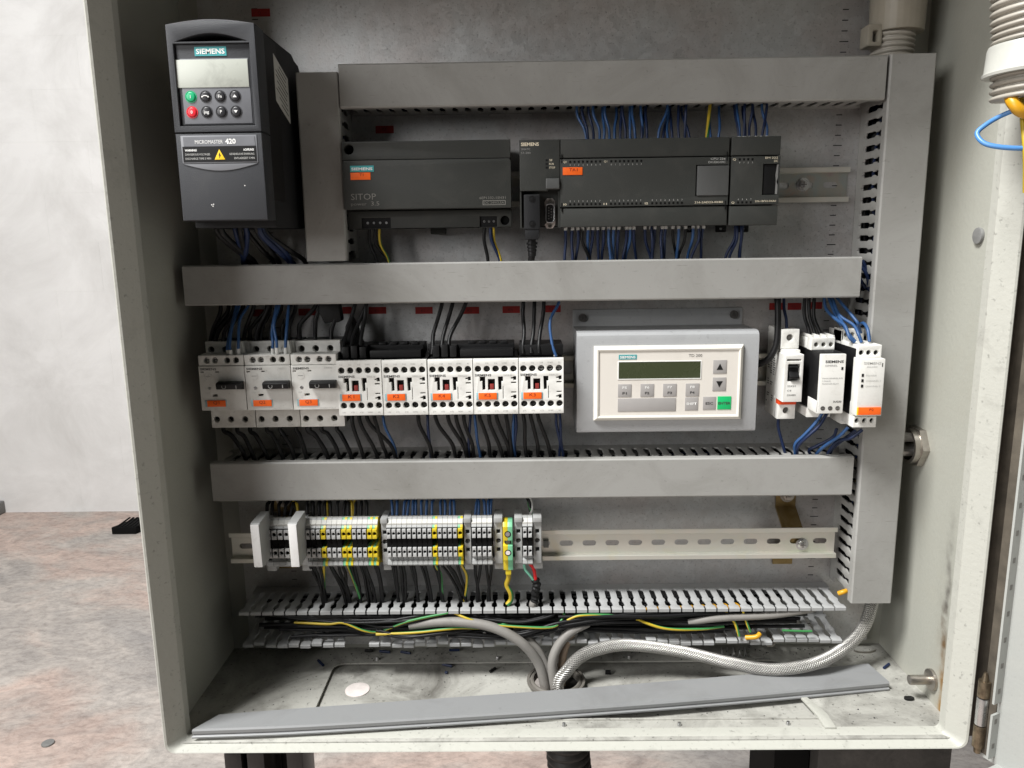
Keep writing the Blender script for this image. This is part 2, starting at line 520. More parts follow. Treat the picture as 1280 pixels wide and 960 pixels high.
def smooth_path(pts, sub=6):
    """Catmull-Rom through points given in plan millimetres; returns plain vectors (x, -p, z)"""
    A = [Vector((q[0], -q[1], q[2])) for q in pts]
    if len(A) == 2 or sub <= 1:
        return A
    A = [A[0] * 2 - A[1]] + A + [A[-1] * 2 - A[-2]]
    out = []
    for i in range(1, len(A) - 2):
        p0, p1, p2, p3 = A[i - 1:i + 3]
        for k in range(sub):
            t = k / sub
            out.append(0.5 * (2 * p1 + (p2 - p0) * t + (2 * p0 - 5 * p1 + 4 * p2 - p3) * t * t + (3 * p1 - p0 - 3 * p2 + p3) * t ** 3))
    out.append(A[-2])
    return out

def tag(o, label=None, cat=None, group=None, kind=None):
    if label: o['label'] = label
    if cat: o['category'] = cat
    if group: o['group'] = group
    if kind: o['kind'] = kind
    return o

def thing(name, org, label, cat, group=None):
    o = link(bpy.data.objects.new(name, None))
    o.empty_display_size = 0.01
    o.location = Wd(*org); o['_o'] = list(org)
    return tag(o, label, cat, group)

def copy_tree(o, parent=None, loc=None):
    c = o.copy(); COL.objects.link(c); c.parent = parent
    if loc is not None: c.location = loc
    for ch in list(o.children):
        copy_tree(ch, c)
    return c

def share(name, me, parent, x, p, z):
    """another object on an existing mesh, at an absolute plan position"""
    o = link(bpy.data.objects.new(name, me), parent)
    org = parent.get('_o', (0, 0, 0))
    o.location = V(x - org[0], p - org[1], z - org[2])
    o['_o'] = [x, p, z]
    return o

def circ(x, z, r, n=18):
    return [(x + r * math.cos(2 * math.pi * i / n), z + r * math.sin(2 * math.pi * i / n)) for i in range(n)]

def rect(x0, x1, z0, z1):
    return [(x0, z0), (x1, z0), (x1, z1), (x0, z1)]

def rrect(x0, x1, z0, z1, r, n=4):
    out = []
    for cx, cz, a0 in ((x1 - r, z1 - r, 0), (x0 + r, z1 - r, 90), (x0 + r, z0 + r, 180), (x1 - r, z0 + r, 270)):
        for i in range(n + 1):
            a = math.radians(a0 + 90 * i / n)
            out.append((cx + r * math.cos(a), cz + r * math.sin(a)))
    return out

def slot(cx, cz, L, w, n=6):
    r = w / 2; d = L / 2 - r
    return [(cx + d + r * math.cos(math.radians(-90 + 180 * i / n)), cz + r * math.sin(math.radians(-90 + 180 * i / n))) for i in range(n + 1)] + \
           [(cx - d + r * math.cos(math.radians(90 + 180 * i / n)), cz + r * math.sin(math.radians(90 + 180 * i / n))) for i in range(n + 1)]

TXT = {}
def lettering(parent, text, x, p, z, h, mat, align='LEFT', w=None, bold=0.0, name='lettering'):
    """flat printed words: baseline at z, capitals h tall, w = width to fit"""
    key = (text, h, mat, align, w, bold)
    if key not in TXT:
        cu = bpy.data.curves.new('tmp', 'FONT')
        cu.body = text; cu.size = h / 0.72; cu.resolution_u = 2; cu.offset = bold
        cu.fill_mode = 'FRONT'
        ob = bpy.data.objects.new('tmp', cu)
        me = bpy.data.meshes.new_from_object(ob)
        xs = [v.co.x for v in me.vertices] or [0, 1]
        x0, x1 = min(xs), max(xs)
        sx = (w / (x1 - x0)) if w else 1.0
        off = {'LEFT': x0, 'CENTER': (x0 + x1) / 2, 'RIGHT': x1}[align]
        for v in me.vertices:
            v.co = Vector(((v.co.x - off) * sx * S, 0.0, v.co.y * S))
        me.materials.clear(); me.materials.append(MATS[mat])
        me.name = 'lettering'
        bpy.data.objects.remove(ob); bpy.data.curves.remove(cu)
        TXT[key] = me
    return share(name, TXT[key], parent, x, p, z)

def lerp(a, b, t):
    return a + (b - a) * t

# ------------------------------------------------------------------ workshop floor and wall behind
FLOOR = -1300.0
def floor_material():
    m, t, b = nt('workshop_concrete')
    N, L = t.nodes, t.links
    tc0 = N.new('ShaderNodeTexCoord')
    tc = N.new('ShaderNodeMapping')
    tc.inputs['Rotation'].default_value = (0, 0, 0.45)
    tc.inputs['Scale'].default_value = (0.9, 1.5, 1.0)
    L.new(tc0.outputs['Object'], tc.inputs['Vector'])
    def noise(scale, detail, dist=0.0, rough=0.6):
        n = N.new('ShaderNodeTexNoise'); n.inputs['Scale'].default_value = scale
        n.inputs['Detail'].default_value = detail; n.inputs['Distortion'].default_value = dist
        n.inputs['Roughness'].default_value = rough
        L.new(tc.outputs['Vector'], n.inputs['Vector']); return n
    a = noise(1.1, 6, 0.6); c = noise(6.5, 12, 0.9, 0.78); d = noise(40.0, 8, 0.3, 0.75)
    r = N.new('ShaderNodeValToRGB'); e = r.color_ramp.elements
    e[0].position = 0.33; e[0].color = (0.29, 0.28, 0.275, 1)
    e[1].position = 0.70; e[1].color = (0.42, 0.395, 0.37, 1)
    k = e.new(0.48); k.color = (0.47, 0.435, 0.405, 1)
    k = e.new(0.58); k.color = (0.50, 0.40, 0.355, 1)
    L.new(a.outputs['Fac'], r.inputs['Fac'])
    r2_ = N.new('ShaderNodeValToRGB'); e = r2_.color_ramp.elements
    e[0].position = 0.33; e[0].color = (0.66, 0.65, 0.65, 1)
    e[1].position = 0.62; e[1].color = (1.12, 1.10, 1.08, 1)
    L.new(c.outputs['Fac'], r2_.inputs['Fac'])
    mu = N.new('ShaderNodeMixRGB'); mu.blend_type = 'MULTIPLY'; mu.inputs['Fac'].default_value = 1
    L.new(r.outputs['Color'], mu.inputs['Color1']); L.new(r2_.outputs['Color'], mu.inputs['Color2'])
    r3 = N.new('ShaderNodeValToRGB'); e = r3.color_ramp.elements
    e[0].position = 0.30; e[0].color = (0.55, 0.53, 0.52, 1); e[1].position = 0.55; e[1].color = (1.08, 1.08, 1.08, 1)
    L.new(d.outputs['Fac'], r3.inputs['Fac'])
    m2 = N.new('ShaderNodeMixRGB'); m2.blend_type = 'MULTIPLY'; m2.inputs['Fac'].default_value = 0.7
    L.new(mu.outputs['Color'], m2.inputs['Color1']); L.new(r3.outputs['Color'], m2.inputs['Color2'])
    L.new(m2.outputs['Color'], b.inputs['Base Color'])
    b.inputs['Roughness'].default_value = 0.75
    bp = N.new('ShaderNodeBump'); bp.inputs['Strength'].default_value = 0.5; bp.inputs['Distance'].default_value = 0.006
    L.new(c.outputs['Fac'], bp.inputs['Height']); L.new(bp.outputs['Normal'], b.inputs['Normal'])
floor_material()
scuffed('wall_white', (0.74, 0.735, 0.725), 0.6, (0.56, 0.55, 0.535), 0.9, bump=0.5, bscale=40, scale=2.1, speck=0.0, lo=0.42, hi=0.72)

o = B().box(-6500, 6500, -2900, 4200, FLOOR - 60, FLOOR).part('workshop_floor', 'workshop_concrete', None)
o.location = Vector((0, 0, Z0)); tag(o, kind='structure')
wall = B().box(-6500, 1500, -2960, -2789, FLOOR - 50, 2300).part('workshop_wall', 'wall_white', None)
wall.location = Vector((0, 0, Z0)); tag(wall, kind='structure')
blk = B().box(-224.96, 224.96, 0, 6, -112.46, 112.46, bev=0.25).mesh('block', 'wall_white', smooth=False)
for row in range(11):
    zc = FLOOR - 40 + 112 + 225 * row
    for i in range(5):
        x = -3300 + 450 * i + (225 if row % 2 else 0)
        o = share('block', blk, wall, x, -2790 + R.uniform(-0.25, 0.25), zc)
t = B()
t.prism([(-1871, -2478), (-1760, -2478), (-1706, -2607), (-1817, -2607)], FLOOR, FLOOR + 34, 'xp', bev=3)
for i in range(6):
    t.box(-1850 + 18 * i, -1842 + 18 * i, -2600, -2485, FLOOR + 33, FLOOR + 37)
t.top('floor_wedge', 'black_matte', 'black ribbed rubber wedge lying on the concrete floor near the white wall', 'wedge')
B().box(-2700, -2560, -2790, -2725, FLOOR, FLOOR + 62, bev=8).top('cable_box', 'plug_grey', 'dark grey box on the floor at the foot of the white wall', 'box')
t = B(); t.cyl((-1264.4, -992.3, -1300), 'z', 16, 0, 5, 14, bev=2)
t.top('floor_washer', 'plug_grey', 'small grey washer lying on the mottled concrete floor', 'washer')

# ------------------------------------------------------------------ cabinet
XL, XR, ZB, ZT, PF, PB = -344.0, 418.5, -478.0, 282.0, 172.0, -12.0
cab = thing('electrical_cabinet', (40, 60, ZB), 'pale grey steel control cabinet standing open with its door swung to the right', 'cabinet')
B().box(XL + 1.5, XR - 1.5, PB, PB + 1.5, ZB + 1.5, ZT - 1.5).part('back_wall', 'paint_wall', cab)
B().box(XL, XL + 1.5, PB, PF - 8, ZB, ZT).part('left_wall', 'paint_wall', cab)
# right wall: rust and soot run below an old fixing
m = scuffed('paint_wall_stained', PAINT, 0.42, (0.33, 0.31, 0.25), 0.35, bump=0.32, bscale=260, scale=9)
N, L = m.node_tree.nodes, m.node_tree.links
bs = N['Principled BSDF']
src = bs.inputs['Base Color'].links[0].from_socket
tc = N.new('ShaderNodeTexCoord'); sp = N.new('ShaderNodeSeparateXYZ')
L.new(tc.outputs['Object'], sp.inputs[0])
def mth(op, a, b_=None, clamp=False):
    n = N.new('ShaderNodeMath'); n.operation = op; n.use_clamp = clamp
    for i, q in enumerate((a, b_)):
        if q is None: continue
        if isinstance(q, (int, float)): n.inputs[i].default_value = q
        else: L.new(q, n.inputs[i])
    return n.outputs[0]
wob = N.new('ShaderNodeTexNoise'); wob.inputs['Scale'].default_value = 14.0; wob.inputs['Detail'].default_value = 6
mpn = N.new('ShaderNodeMapping'); mpn.inputs['Scale'].default_value = (1, 1, 0.45)
L.new(tc.outputs['Object'], mpn.inputs['Vector']); L.new(mpn.outputs['Vector'], wob.inputs['Vector'])
yw = mth('ADD', sp.outputs['Y'], mth('MULTIPLY', mth('SUBTRACT', wob.outputs['Fac'], 0.5), 0.05))
# object origin at the cabinet base point: y is measured from p = 60, z from the cabinet bottom
dist = mth('ABSOLUTE', mth('ADD', yw, 0.060))
line = mth('SUBTRACT', 1.0, mth('DIVIDE', dist, 0.0055), True)
halo = mth('SUBTRACT', 1.0, mth('DIVIDE', dist, 0.022), True)
up = mth('SUBTRACT', 1.0, mth('DIVIDE', mth('SUBTRACT', sp.outputs['Z'], 0.10), 0.13), True)
fin = N.new('ShaderNodeTexNoise'); fin.inputs['Scale'].default_value = 70.0; fin.inputs['Detail'].default_value = 5
L.new(tc.outputs['Object'], fin.inputs['Vector'])
fr = mth('MULTIPLY', mth('SUBTRACT', fin.outputs['Fac'], 0.28), 2.6, True)
fac = mth('MULTIPLY', mth('MULTIPLY', mth('ADD', mth('MULTIPLY', line, 0.95), mth('MULTIPLY', mth('MULTIPLY', halo, halo), 0.4), True), up), fr, True)
rst = N.new('ShaderNodeMixRGB')
rst.inputs['Color1'].default_value = (0.30, 0.17, 0.05, 1); rst.inputs['Color2'].default_value = (0.05, 0.04, 0.035, 1)
L.new(mth('DIVIDE', sp.outputs['Z'], 0.12, True), rst.inputs['Fac'])
mx = N.new('ShaderNodeMixRGB')
L.new(fac, mx.inputs['Fac']); L.new(src, mx.inputs['Color1']); L.new(rst.outputs['Color'], mx.inputs['Color2'])
L.new(mx.outputs['Color'], bs.inputs['Base Color'])
B().box(XR - 1.5, XR, PB, PF - 8, ZB, ZT).part('right_wall', 'paint_wall_stained', cab)
B().box(XL + 1.5, XR - 1.5, PB, PF - 8, ZT - 1.5, ZT).part('top_panel', 'paint_wall', cab)
# bottom with the stamped gland-plate opening
FZ = -472.0
gp = B()
gp.slab([rect(XL + 1.5, XR - 1.5, PB + 1.5, PF - 9), rrect(-215, 292, 24, 131, 12)], FZ - 2, FZ, 'xp', bev=0.5)
gp.part('bottom_panel', 'paint_floor', cab)
g2 = B()
g2.slab([rect(-232, 309, 10, 148), circ(34.6, 63, 25, 28), circ(-180, 70, 13.5, 24)], FZ - 6, FZ - 4.4, 'xp', bev=0.2)
gl = g2.part('gland_plate', 'paint_floor', cab)
B().cyl((-180, 70, FZ), 'z', 13.2, -5.5, -3.6, 28, bev=0.6).part('knockout_cap', 'disc_pink', gl)
B().box(-225, 302, 131, 133.5, FZ - 3.8, FZ + 1.8, bev=0.8).part('stiffening_bead', 'paint_floor', cab)
t = B()
t.prism([(291, 131), (284, 92), (289, 90), (302, 128), (302, 150), (291, 150)], FZ + 0.2, FZ + 3.0, 'xp', bev=0.9)
t.part('corner_tab', 'paint_rim', cab)
# front rim, folded inwards with rounded corners
prof = [(0, 140), (0, 168), (0.7, 170.6), (2.2, 172), (4.0, 171.4), (14.5, 158.0), (15.8, 156.0), (15.8, 146), (14.0, 146), (14.0, 156.0), (2.0, 167.0), (2.0, 140)]
rings = []
for d, p in prof:
    rings.append([(x, p, z) for x, z in rrect(XL + d, XR - d, ZB + d * 0.42, ZT - d, 9.0 if d < 8 else 5.0, 5)])
B().sweep(rings + [rings[0]]).part('front_rim', 'paint_rim', cab)
rv = B().cyl((0, 0, 0), 'z', 2.6, -2, 2.2, 12, r1=1.6, bev=0.4).mesh('rivet', 'steel')
for x, p in ((38.8, 141), (152, 141.5), (258.6, 141), (-95, 142), (-215, 142), (-168, 18), (-30, 17), (120, 18)):
    share('rivet', rv, cab, x, p, FZ + 1)
# right-wall fittings
B().cyl((XR - 1.5, 111, -3), 'x', 7.4, -3.0, 0, 20, bev=0.8).part('hole_plug', 'plug_grey', cab)
t = B(); t.cyl((XR - 1.5, 104, -448), 'x', 11, -3.5, 0, 20, bev=0.8); t.cyl((XR - 1.5, 104, -448), 'x', 5, -24, -3, 16, bev=1.2)
t.part('earth_stud', 'nickel', cab)
B().slab([[(136, -452), (152, -462), (152, -430), (140, -424), (136, -432)], circ(144, -442, 2.4, 10)], XR - 4.4, XR - 1.6, 'pz', bev=0.4).part('corner_gusset', 'paint_rim', cab)
B().prism(slot(XR - 22, 101, 10, 6), FZ + 0.3, FZ + 2.2, 'xp').part('drain_plug', 'black_plastic', cab)
t = B(); t.ring((XR - 1.5, 39.6, -218.6), 'x', 22, 16, -7, 0, 6); t.ring((XR - 1.5, 39.6, -218.6), 'x', 18.5, 15, -13, -6, 24)
t.part('cable_gland', 'nickel', cab)

# mounting plate
mpl = B()
mpl.slab([rect(-319.5, 397, -462, 262)], -3, 0, 'xz', bev=0.4)
mpl.box(-319.5, 397, -9, -3.1, -462, -459)
mpo = mpl.part('mounting_plate', 'galvanised', cab)
t = B()
for i in range(74):
    z = 238 - 10 * i + 1.5
    w = 6 if i % 5 else 9
    if z > -455:
        t.box(327.5 - w / 2, 327.5 + w / 2, 0.05, 0.15, z - 0.45, z + 0.45)
        t.box(-262 - w / 2, -262 + w / 2, 0.05, 0.15, z - 0.45, z + 0.45)
o = t.part('scale_marks', 'ink_black', mpo); o['kind'] = 'stuff'
t = B(); t.cyl((-307, 0, -438), 'p', 4, -3, 44, 12, bev=0.6); t.part('threaded_stud', 'steel', mpo)
t = B(); t.cyl((275.7, 30, -446.9), 'p', 6.5, -28, 0, 6, bev=0.8); t.cyl((275.7, 30, -446.9), 'p', 4, 0, 3, 12, bev=0.5); t.part('plate_nut', 'nickel', mpo)

# door, swung right round its hinge
HX, HP = 424.0, 180.0
ang = math.radians(64)          # direction of the open door measured from the x axis towards the viewer
dx, dp = math.cos(ang), math.sin(ang)
nx, np_ = -dp, dx               # towards the cabinet side (inner face)
def D(a, n, z):                 # a along the door from the hinge, n out of its inner face
    return (HX + a * dx + n * nx, HP + a * dp + n * np_, z)
def dbox(bld, a0, a1, n0, n1, z0, z1, bev=0.0, mi=0):
    vs = [D(a, n, z) for z in (z0, z1) for n in (n0, n1) for a in (a0, a1)]
    bld._hull(vs, [(0, 1, 3, 2), (4, 6, 7, 5), (0, 4, 5, 1), (2, 3, 7, 6), (0, 2, 6, 4), (1, 5, 7, 3)], bev, mi)
    return bld
b = B()
dbox(b, -3, 560, -5.5, -2, ZB - 2, ZT + 2)
dbox(b, 14, 560, -2, 14, ZB - 2, ZB - 0.5)
dbox(b, 558, 560, -2, 14, ZB - 0.5, ZT + 2)
door = b.part('door', 'paint_door', cab)
b = B(); dbox(b, -3, 9, -3.4, -1.0, ZB + 2, ZT - 2, bev=0.6); b.part('seal', 'seal_brown', door)
for (z0, z1) in ((-417, 270), (-472, -428)):
    b = B()
    dbox(b, 10, 12, -1.9, 8.5, z0, z1)
    for i in range(40):
        zc = z0 + 12 + 25 * i
        if zc > z1 - 5: break
        dbox(b, 12.0, 12.2, 1.6, 4.8, zc - 2.4, zc + 2.4, mi=1)
    b.part('perforated_strip', ['paint_door', 'steel_dark'], door)
b = B()
for z0, z1, mi in ((-470, -448, 0), (-447, -420, 1), (-419, -403, 0)):
    b.cyl((421.5, 178.5, 0), 'z', 5.2 if mi == 0 else 5.0, z0, z1, 16, mi=mi, bev=0.6)
b.cyl((421.5, 178.5, 0), 'z', 3.0, -476, -470, 12, r1=3.6); b.cyl((421.5, 178.5, 0), 'z', 3.4, -403, -395, 12, r1=1.5)
b.part('hinge', ['hinge_brass', 'steel'], cab)

B().box(XR + 0.2, XR + 24, 156, 161, ZB + 6, ZT - 4, bev=0.8).part('hinge_flange', 'seal_brown', cab)

# supports below the cabinet
t = B(); t.box(-292, -274, 112, 162, FLOOR, ZB - 5, bev=4)
t.box(-270, -252, 112, 162, FLOOR, ZB - 5, bev=4); t.box(-274.5, -236, 60, 111, FLOOR, ZB - 2)
t.box(-235, -219, 110, 150, FLOOR, ZB - 1, bev=2)
t.top('support_post', 'stand_gloss', 'glossy black twin steel post below the cabinet', 'post')
t = B(); t.box(300, 436, 70, 118, FLOOR, ZB - 1, bev=2); t.box(262, 298, 20, 100, FLOOR, ZB - 4, mi=1)
t.top('support_beam', ['old_steel', 'black_matte'], 'wide weathered dark steel beam carrying the cabinet near the hinge side', 'beam')
def corrugated(pts, r, pitch, depth, name, mat, label=None, cat=None, parent=None, seg=20):
    P = smooth_path(pts, 40)
    Ls = [0.0]
    for i in range(1, len(P)): Ls.append(Ls[-1] + (P[i] - P[i - 1]).length)
    n = int(Ls[-1] / pitch * 6)
    Q = []; k = 0
    for i in range(n + 1):
        d = Ls[-1] * i / n
        while k < len(Ls) - 2 and Ls[k + 1] < d: k += 1
        f = (d - Ls[k]) / max(1e-6, Ls[k + 1] - Ls[k])
        q = P[k].lerp(P[k + 1], f); Q.append((q.x, -q.y, q.z))
    pr = [0, 0.75, 1, 1, 0.75, 0]
    b = B().tube(Q, r, seg=seg, sub=1, radf=lambda i, nn: r - depth + depth * pr[i % 6])
    if parent is not None: return b.part(name, mat, parent, angle=55)
    return b.top(name, mat, label, cat, angle=75)
corrugated([(45, 60, ZB - 1), (46, 60, -530), (52, 60, -600), (75, 55, -760), (130, 50, -950), (230, 40, -1180), (300, 30, FLOOR + 5)], 24.5, 9, 3, 'corrugated_conduit', 'conduit_black',
           'black corrugated conduit hanging from the underside of the cabinet', 'conduit')

# ------------------------------------------------------------------ slotted cable ducts
FPROF = [(6.1, 11), (6.1, 15), (3.4, 16.5), (3.4, 35), (4.7, 38), (4.7, 42), (3.2, 45), (3.2, 52), (5.4, 54.5), (5.4, 60)]
def finger_outline():
    right = [(w, p) for w, p in FPROF]
    left = [(-w, p) for w, p in reversed(FPROF)]
    # a notch on one flank, as on the real fingers
    left[3] = (-3.9, 43.5)
    return right + left
def finger_mesh(plane, mat='duct_pvc'):
    pl = finger_outline()
    b = B()
    if plane == 'xp':
        b.slab([pl], -0.8, 0.8, 'xp', bev=0.25)
        if mat == 'duct_light':
            b.prism([(60, 0.7), (61, 0.2), (61, -3.0), (60.2, -3.6), (58.6, -3.6), (58.6, -2.8), (59.6, -2.6), (59.6, -0.7)], -5.4, 5.4, 'pz')
    else:
        b.slab([[(p, w) for w, p in pl]], -0.8, 0.8, 'pz', bev=0.25)
    return b.mesh('finger', mat)
FING_X, FING_Z = finger_mesh('xp'), finger_mesh('pz')
FING_XL = finger_mesh('xp', 'duct_light')

def duct(name, x0, x1, z0, z1, horizontal, label, sides, cover=True, mat='duct_pvc', over=1.6, skip=()):
    """sides: which rows of fingers are modelled ('top','bottom','left','right'); the rest is a plain wall"""
    d = thing(name, ((x0 + x1) / 2, 0, z0), label, 'cable duct', 'slotted cable ducts')
    t = B()
    t.box(x0 + 1, x1 - 1, 0.3, 2.2, z0 + 1, z1 - 1)
    if horizontal:
        for s, zz in (('top', z1 - 1.6), ('bottom', z0)):
            t.box(x0, x1, 0.3, 11.5 if s in sides else 58, zz, zz + 1.6)
    else:
        for s, xx in (('left', x0), ('right', x1 - 1.6)):
            t.box(xx, xx + 1.6, 0.3, 11.5 if s in sides else 58, z0, z1)
    t.part('base_channel', mat, d)
    if horizontal:
        n = int((x1 - x0) / 12.5)
        off = (x1 - x0 - n * 12.5) / 2
        for s, zz in (('top', z1 - 0.8), ('bottom', z0 + 0.8)):
            if s in sides:
                for i in range(n):
                    if (s, i) in skip: continue
                    o = share('finger', FING_X if mat == 'duct_pvc' else FING_XL, d, x0 + off + 12.5 * (i + 0.5), 0, zz)
    else:
        n = int((z1 - z0) / 12.5)
        off = (z1 - z0 - n * 12.5) / 2
        for s, xx in (('left', x0 + 0.8), ('right', x1 - 0.8)):
            if s in sides:
                for i in range(n):
                    share('finger', FING_Z, d, xx, 0, z0 + off + 12.5 * (i + 0.5))
    if cover:
        t = B()
        k = over
        if horizontal:
            pr = [(52.5, z0 - k), (60.2, z0 - k), (61.6, z0 - k + 1.4), (61.6, z1 + k - 1.4), (60.2, z1 + k), (52.5, z1 + k), (52.5, z1 + k - 1.2), (59.6, z1 + k - 1.2), (60.2, z1 + k - 2), (60.2, z0 - k + 2), (59.6, z0 - k + 1.2), (52.5, z0 - k + 1.2)]
            t.prism(pr, x0 - 1, x1 + 1, 'pz')
        else:
            pr = [(x0 - k, 52.5), (x0 - k, 60.2), (x0 - k + 1.4, 61.6), (x1 + k - 1.4, 61.6), (x1 + k, 60.2), (x1 + k, 52.5), (x1 + k - 1.2, 52.5), (x1 + k - 1.2, 59.6), (x1 + k - 2, 60.2), (x0 - k + 2, 60.2), (x0 - k + 1.2, 59.6), (x0 - k + 1.2, 52.5)]
            t.prism(pr, z0 - 1, z1 + 1, 'xp')
        t.part('cover', mat, d)
    return d

duct('cable_duct', -166.5, 343.5, 125.2, 161.6, True, 'grey covered cable duct above the dark power supply and controller', ('bottom',))
duct('cable_duct', -206.8, -170.2, -18.0, 155.0, False, 'short upright grey cable duct beside the dark drive', ('right',))
duct('cable_duct', -331.0, 333.0, -59.6, -23.3, True, 'long grey covered cable duct between the controller and the contactors', ('top',))
duct('cable_duct', -320.5, 339.0, -263.4, -225.0, True, 'long grey covered cable duct between the contactors and the terminal strip', ('top',))
duct('cable_duct', 349.2, 388.8, -384.0, 163.0, False, 'tall upright grey covered cable duct near the hinge side wall', ('left',))
d4 = duct('cable_duct', -306.5, 344.5, -428.5, -389.5, True, 'open grey cable duct without cover, full of black wires, at the bottom', ('top', 'bottom'), cover=False, mat='duct_light', skip=(('bottom', 9), ('bottom', 10)))
for o in d4.children:
    if o.name.startswith('finger') and o.location.z < 0.02:
        o.location.z += 0.0035; o.rotation_euler.x = R.uniform(0.05, 0.13); o.location.y += 0.003

# loose cover lying on the cabinet floor
FE = [(-320, 161), (-198, 155), (31, 133.5), (199, 113), (383.5, 84.6)]
BE = [(-304, 132), (-206, 122), (33, 96.4), (209, 73.4), (377, 48)]
fe = smooth_path([(x, p, 0) for x, p in FE], 6); be = smooth_path([(x, p, 0) for x, p in BE], 6)
prc = [(0, -1.6, 0), (0, 1.0, 0), (0, 1.2, 1.6), (0, 0.2, 2.2), (0, -1.0, 2.6), (0, -1.0, 3.6), (0, 0.0, 4.2), (0, 0.3, 7.4), (0, -1.0, 9.0),
       (1, 1.0, 9.0), (1, 0.0, 7.6), (1, 0.0, 0), (1, 1.2, 0), (1, 1.2, 7.4), (0, -2.0, 7.8), (0, -2.2, 4.0), (0, -1.8, 1.2)]
t = B()
rings = []
for k in range(len(fe)):
    f = k / (len(fe) - 1)
    a_, b_ = Vector((fe[k].x, -fe[k].y)), Vector((be[k].x, -be[k].y))
    o_ = (a_ - b_).normalized()
    zb = FZ + 0.6 + 1.6 * math.sin(f * 3.1)
    rings.append([((a_ if e_ == 0 else b_).x + o_.x * w, (a_ if e_ == 0 else b_).y + o_.y * w, zb + h + (2.6 * (1 - f) if e_ == 0 else 0)) for e_, w, h in prc])
t.sweep(rings)
t.bm.verts.ensure_lookup_table()
n = len(prc)
for k in (0, len(rings) - 1):
    t.bm.faces.new([t.bm.verts[k * n + i] for i in range(n)])
t.top('duct_cover', 'duct_cover_loose', 'loose light grey duct cover lying aslant on the cabinet floor', 'duct cover')

# ------------------------------------------------------------------ DIN rails
def rail(x0, x1, zc, pb, label, mats, slots):
    r = thing('mounting_rail', ((x0 + x1) / 2, pb, zc - 17.5), label, 'rail', 'steel mounting rails')
    t = B()
    n = int((x1 - x0) / 25)
    off = ((x1 - x0) - 25 * n) / 2
    hs = [slot(x0 + off + 12.5 + 25 * i, zc, 15, 6.2) for i in range(n)] if slots else []
    t.slab([rect(x0, x1, zc - 13, zc + 13)] + hs, pb, pb + 1.0, 'xz')
    t.part('web', mats[0], r)
    for s in (-1, 1):
        t = B()
        pts = [(pb, 12.2), (pb, 13.4), (pb + 6.4, 13.4), (pb + 6.4, 17.0), (pb + 6.9, 17.5), (pb + 7.4, 17.0), (pb + 7.4, 12.6), (pb + 6.9, 12.2)]
        t.prism([(p, zc + s * z) for p, z in pts], x0, x1, 'pz')
        t.part('flange', mats[1], r)
    return r
r1 = rail(-170, 339.5, 50.2, 0.2, 'zinc mounting rail with violet sheen carrying power supply and controller', ('rail_iris', 'rail_zinc'), True)
r2_ = rail(-325, 347, -141.5, 0.2, 'zinc mounting rail behind the breakers, contactors and relays', ('rail_iris', 'rail_zinc'), True)
r3 = rail(-318, 338.5, -326.5, 30.8, 'raised slotted zinc mounting rail carrying the terminal strip', ('rail_zinc', 'rail_zinc'), True)
def screw(parent, x, p, z, r=4.6, mat='steel', washer=True):
    t = B()
    if washer: t.cyl((x, p, z), 'p', r * 1.5, 0, 0.9, 20, bev=0.2)
    t.cyl((x, p, z), 'p', r, 0.9, 3.4, 18, r1=r * 0.8, bev=0.5)
    t.box(x - r * 0.62, x + r * 0.62, p + 3.2, p + 3.55, z - 0.5, z + 0.5, mi=1)
    t.box(x - 0.5, x + 0.5, p + 3.2, p + 3.56, z - r * 0.62, z + r * 0.62, mi=1)
    return t.part('screw', [mat, 'steel_dark'], parent)
screw(r1, 294, 1.2, 51); screw(r3, 303.5, 31.8, -330)
for x in (294, -268):
    t = B()
    t.box(x - 11, x + 11, 0.3, 2.6, -297, -268, bev=0.3); t.prism([(0.3, -297), (2.6, -297), (29, -314), (29, -317), (0.3, -299)], x - 11, x + 11, 'pz')
    t.box(x - 11, x + 11, 26.5, 29.5, -345, -314, bev=0.3)
    t.box(x - 11, x + 11, 0.3, 2.6, -366, -353, bev=0.3); t.prism([(0.3, -353), (2.6, -353), (29, -345), (26.6, -344), (0.3, -350)], x - 11, x + 11, 'pz')
    br = t.part('rail_bracket', 'bronze', r3)
    t = B(); t.cyl((x + 1, 2.6, -284), 'p', 8, 0, 1.5, 20); t.cyl((x + 1, 2.6, -284), 'p', 6.2, 1.5, 6, 6, bev=0.6); t.cyl((x + 1, 2.6, -284), 'p', 3.6, 6, 10, 12, bev=0.6)
    t.part('bolt', 'nickel', br)

# ------------------------------------------------------------------ red stickers on the plate
STICK = [(-255.8, 225.7), (-136.5, 111.9), (-277.2, -74.5), (-228.1, -74.2), (-189.3, -73), (-152.4, -73.5), (-102.6, -74.1), (-52.9, -74.7), (-9.2, -74.4), (34.4, -74.1), (273.1, -74.6), (292.6, -74.8), (314.6, -74.2)]
STL = ['dark red sticker on bare plate above the drive', 'dark red sticker on the plate above the power supply', 'dark red sticker on the plate above motor breaker Q2', 'dark red sticker on the plate above motor breaker Q3',
       'dark red sticker on the plate above contactor K1, beside the tape lump', 'dark red sticker above the joint of contactors K1 and K2', 'dark red sticker above the joint of contactors K2 and K4', 'dark red sticker above the joint of contactors K4 and K5',
       'dark red sticker above the joint of contactors K5 and K3', 'dark red sticker above the outer end of contactor K3', 'dark red sticker on the plate above the miniature breaker', 'dark red sticker between miniature breaker and monitoring relay', 'dark red sticker on the plate above the monitoring relay']
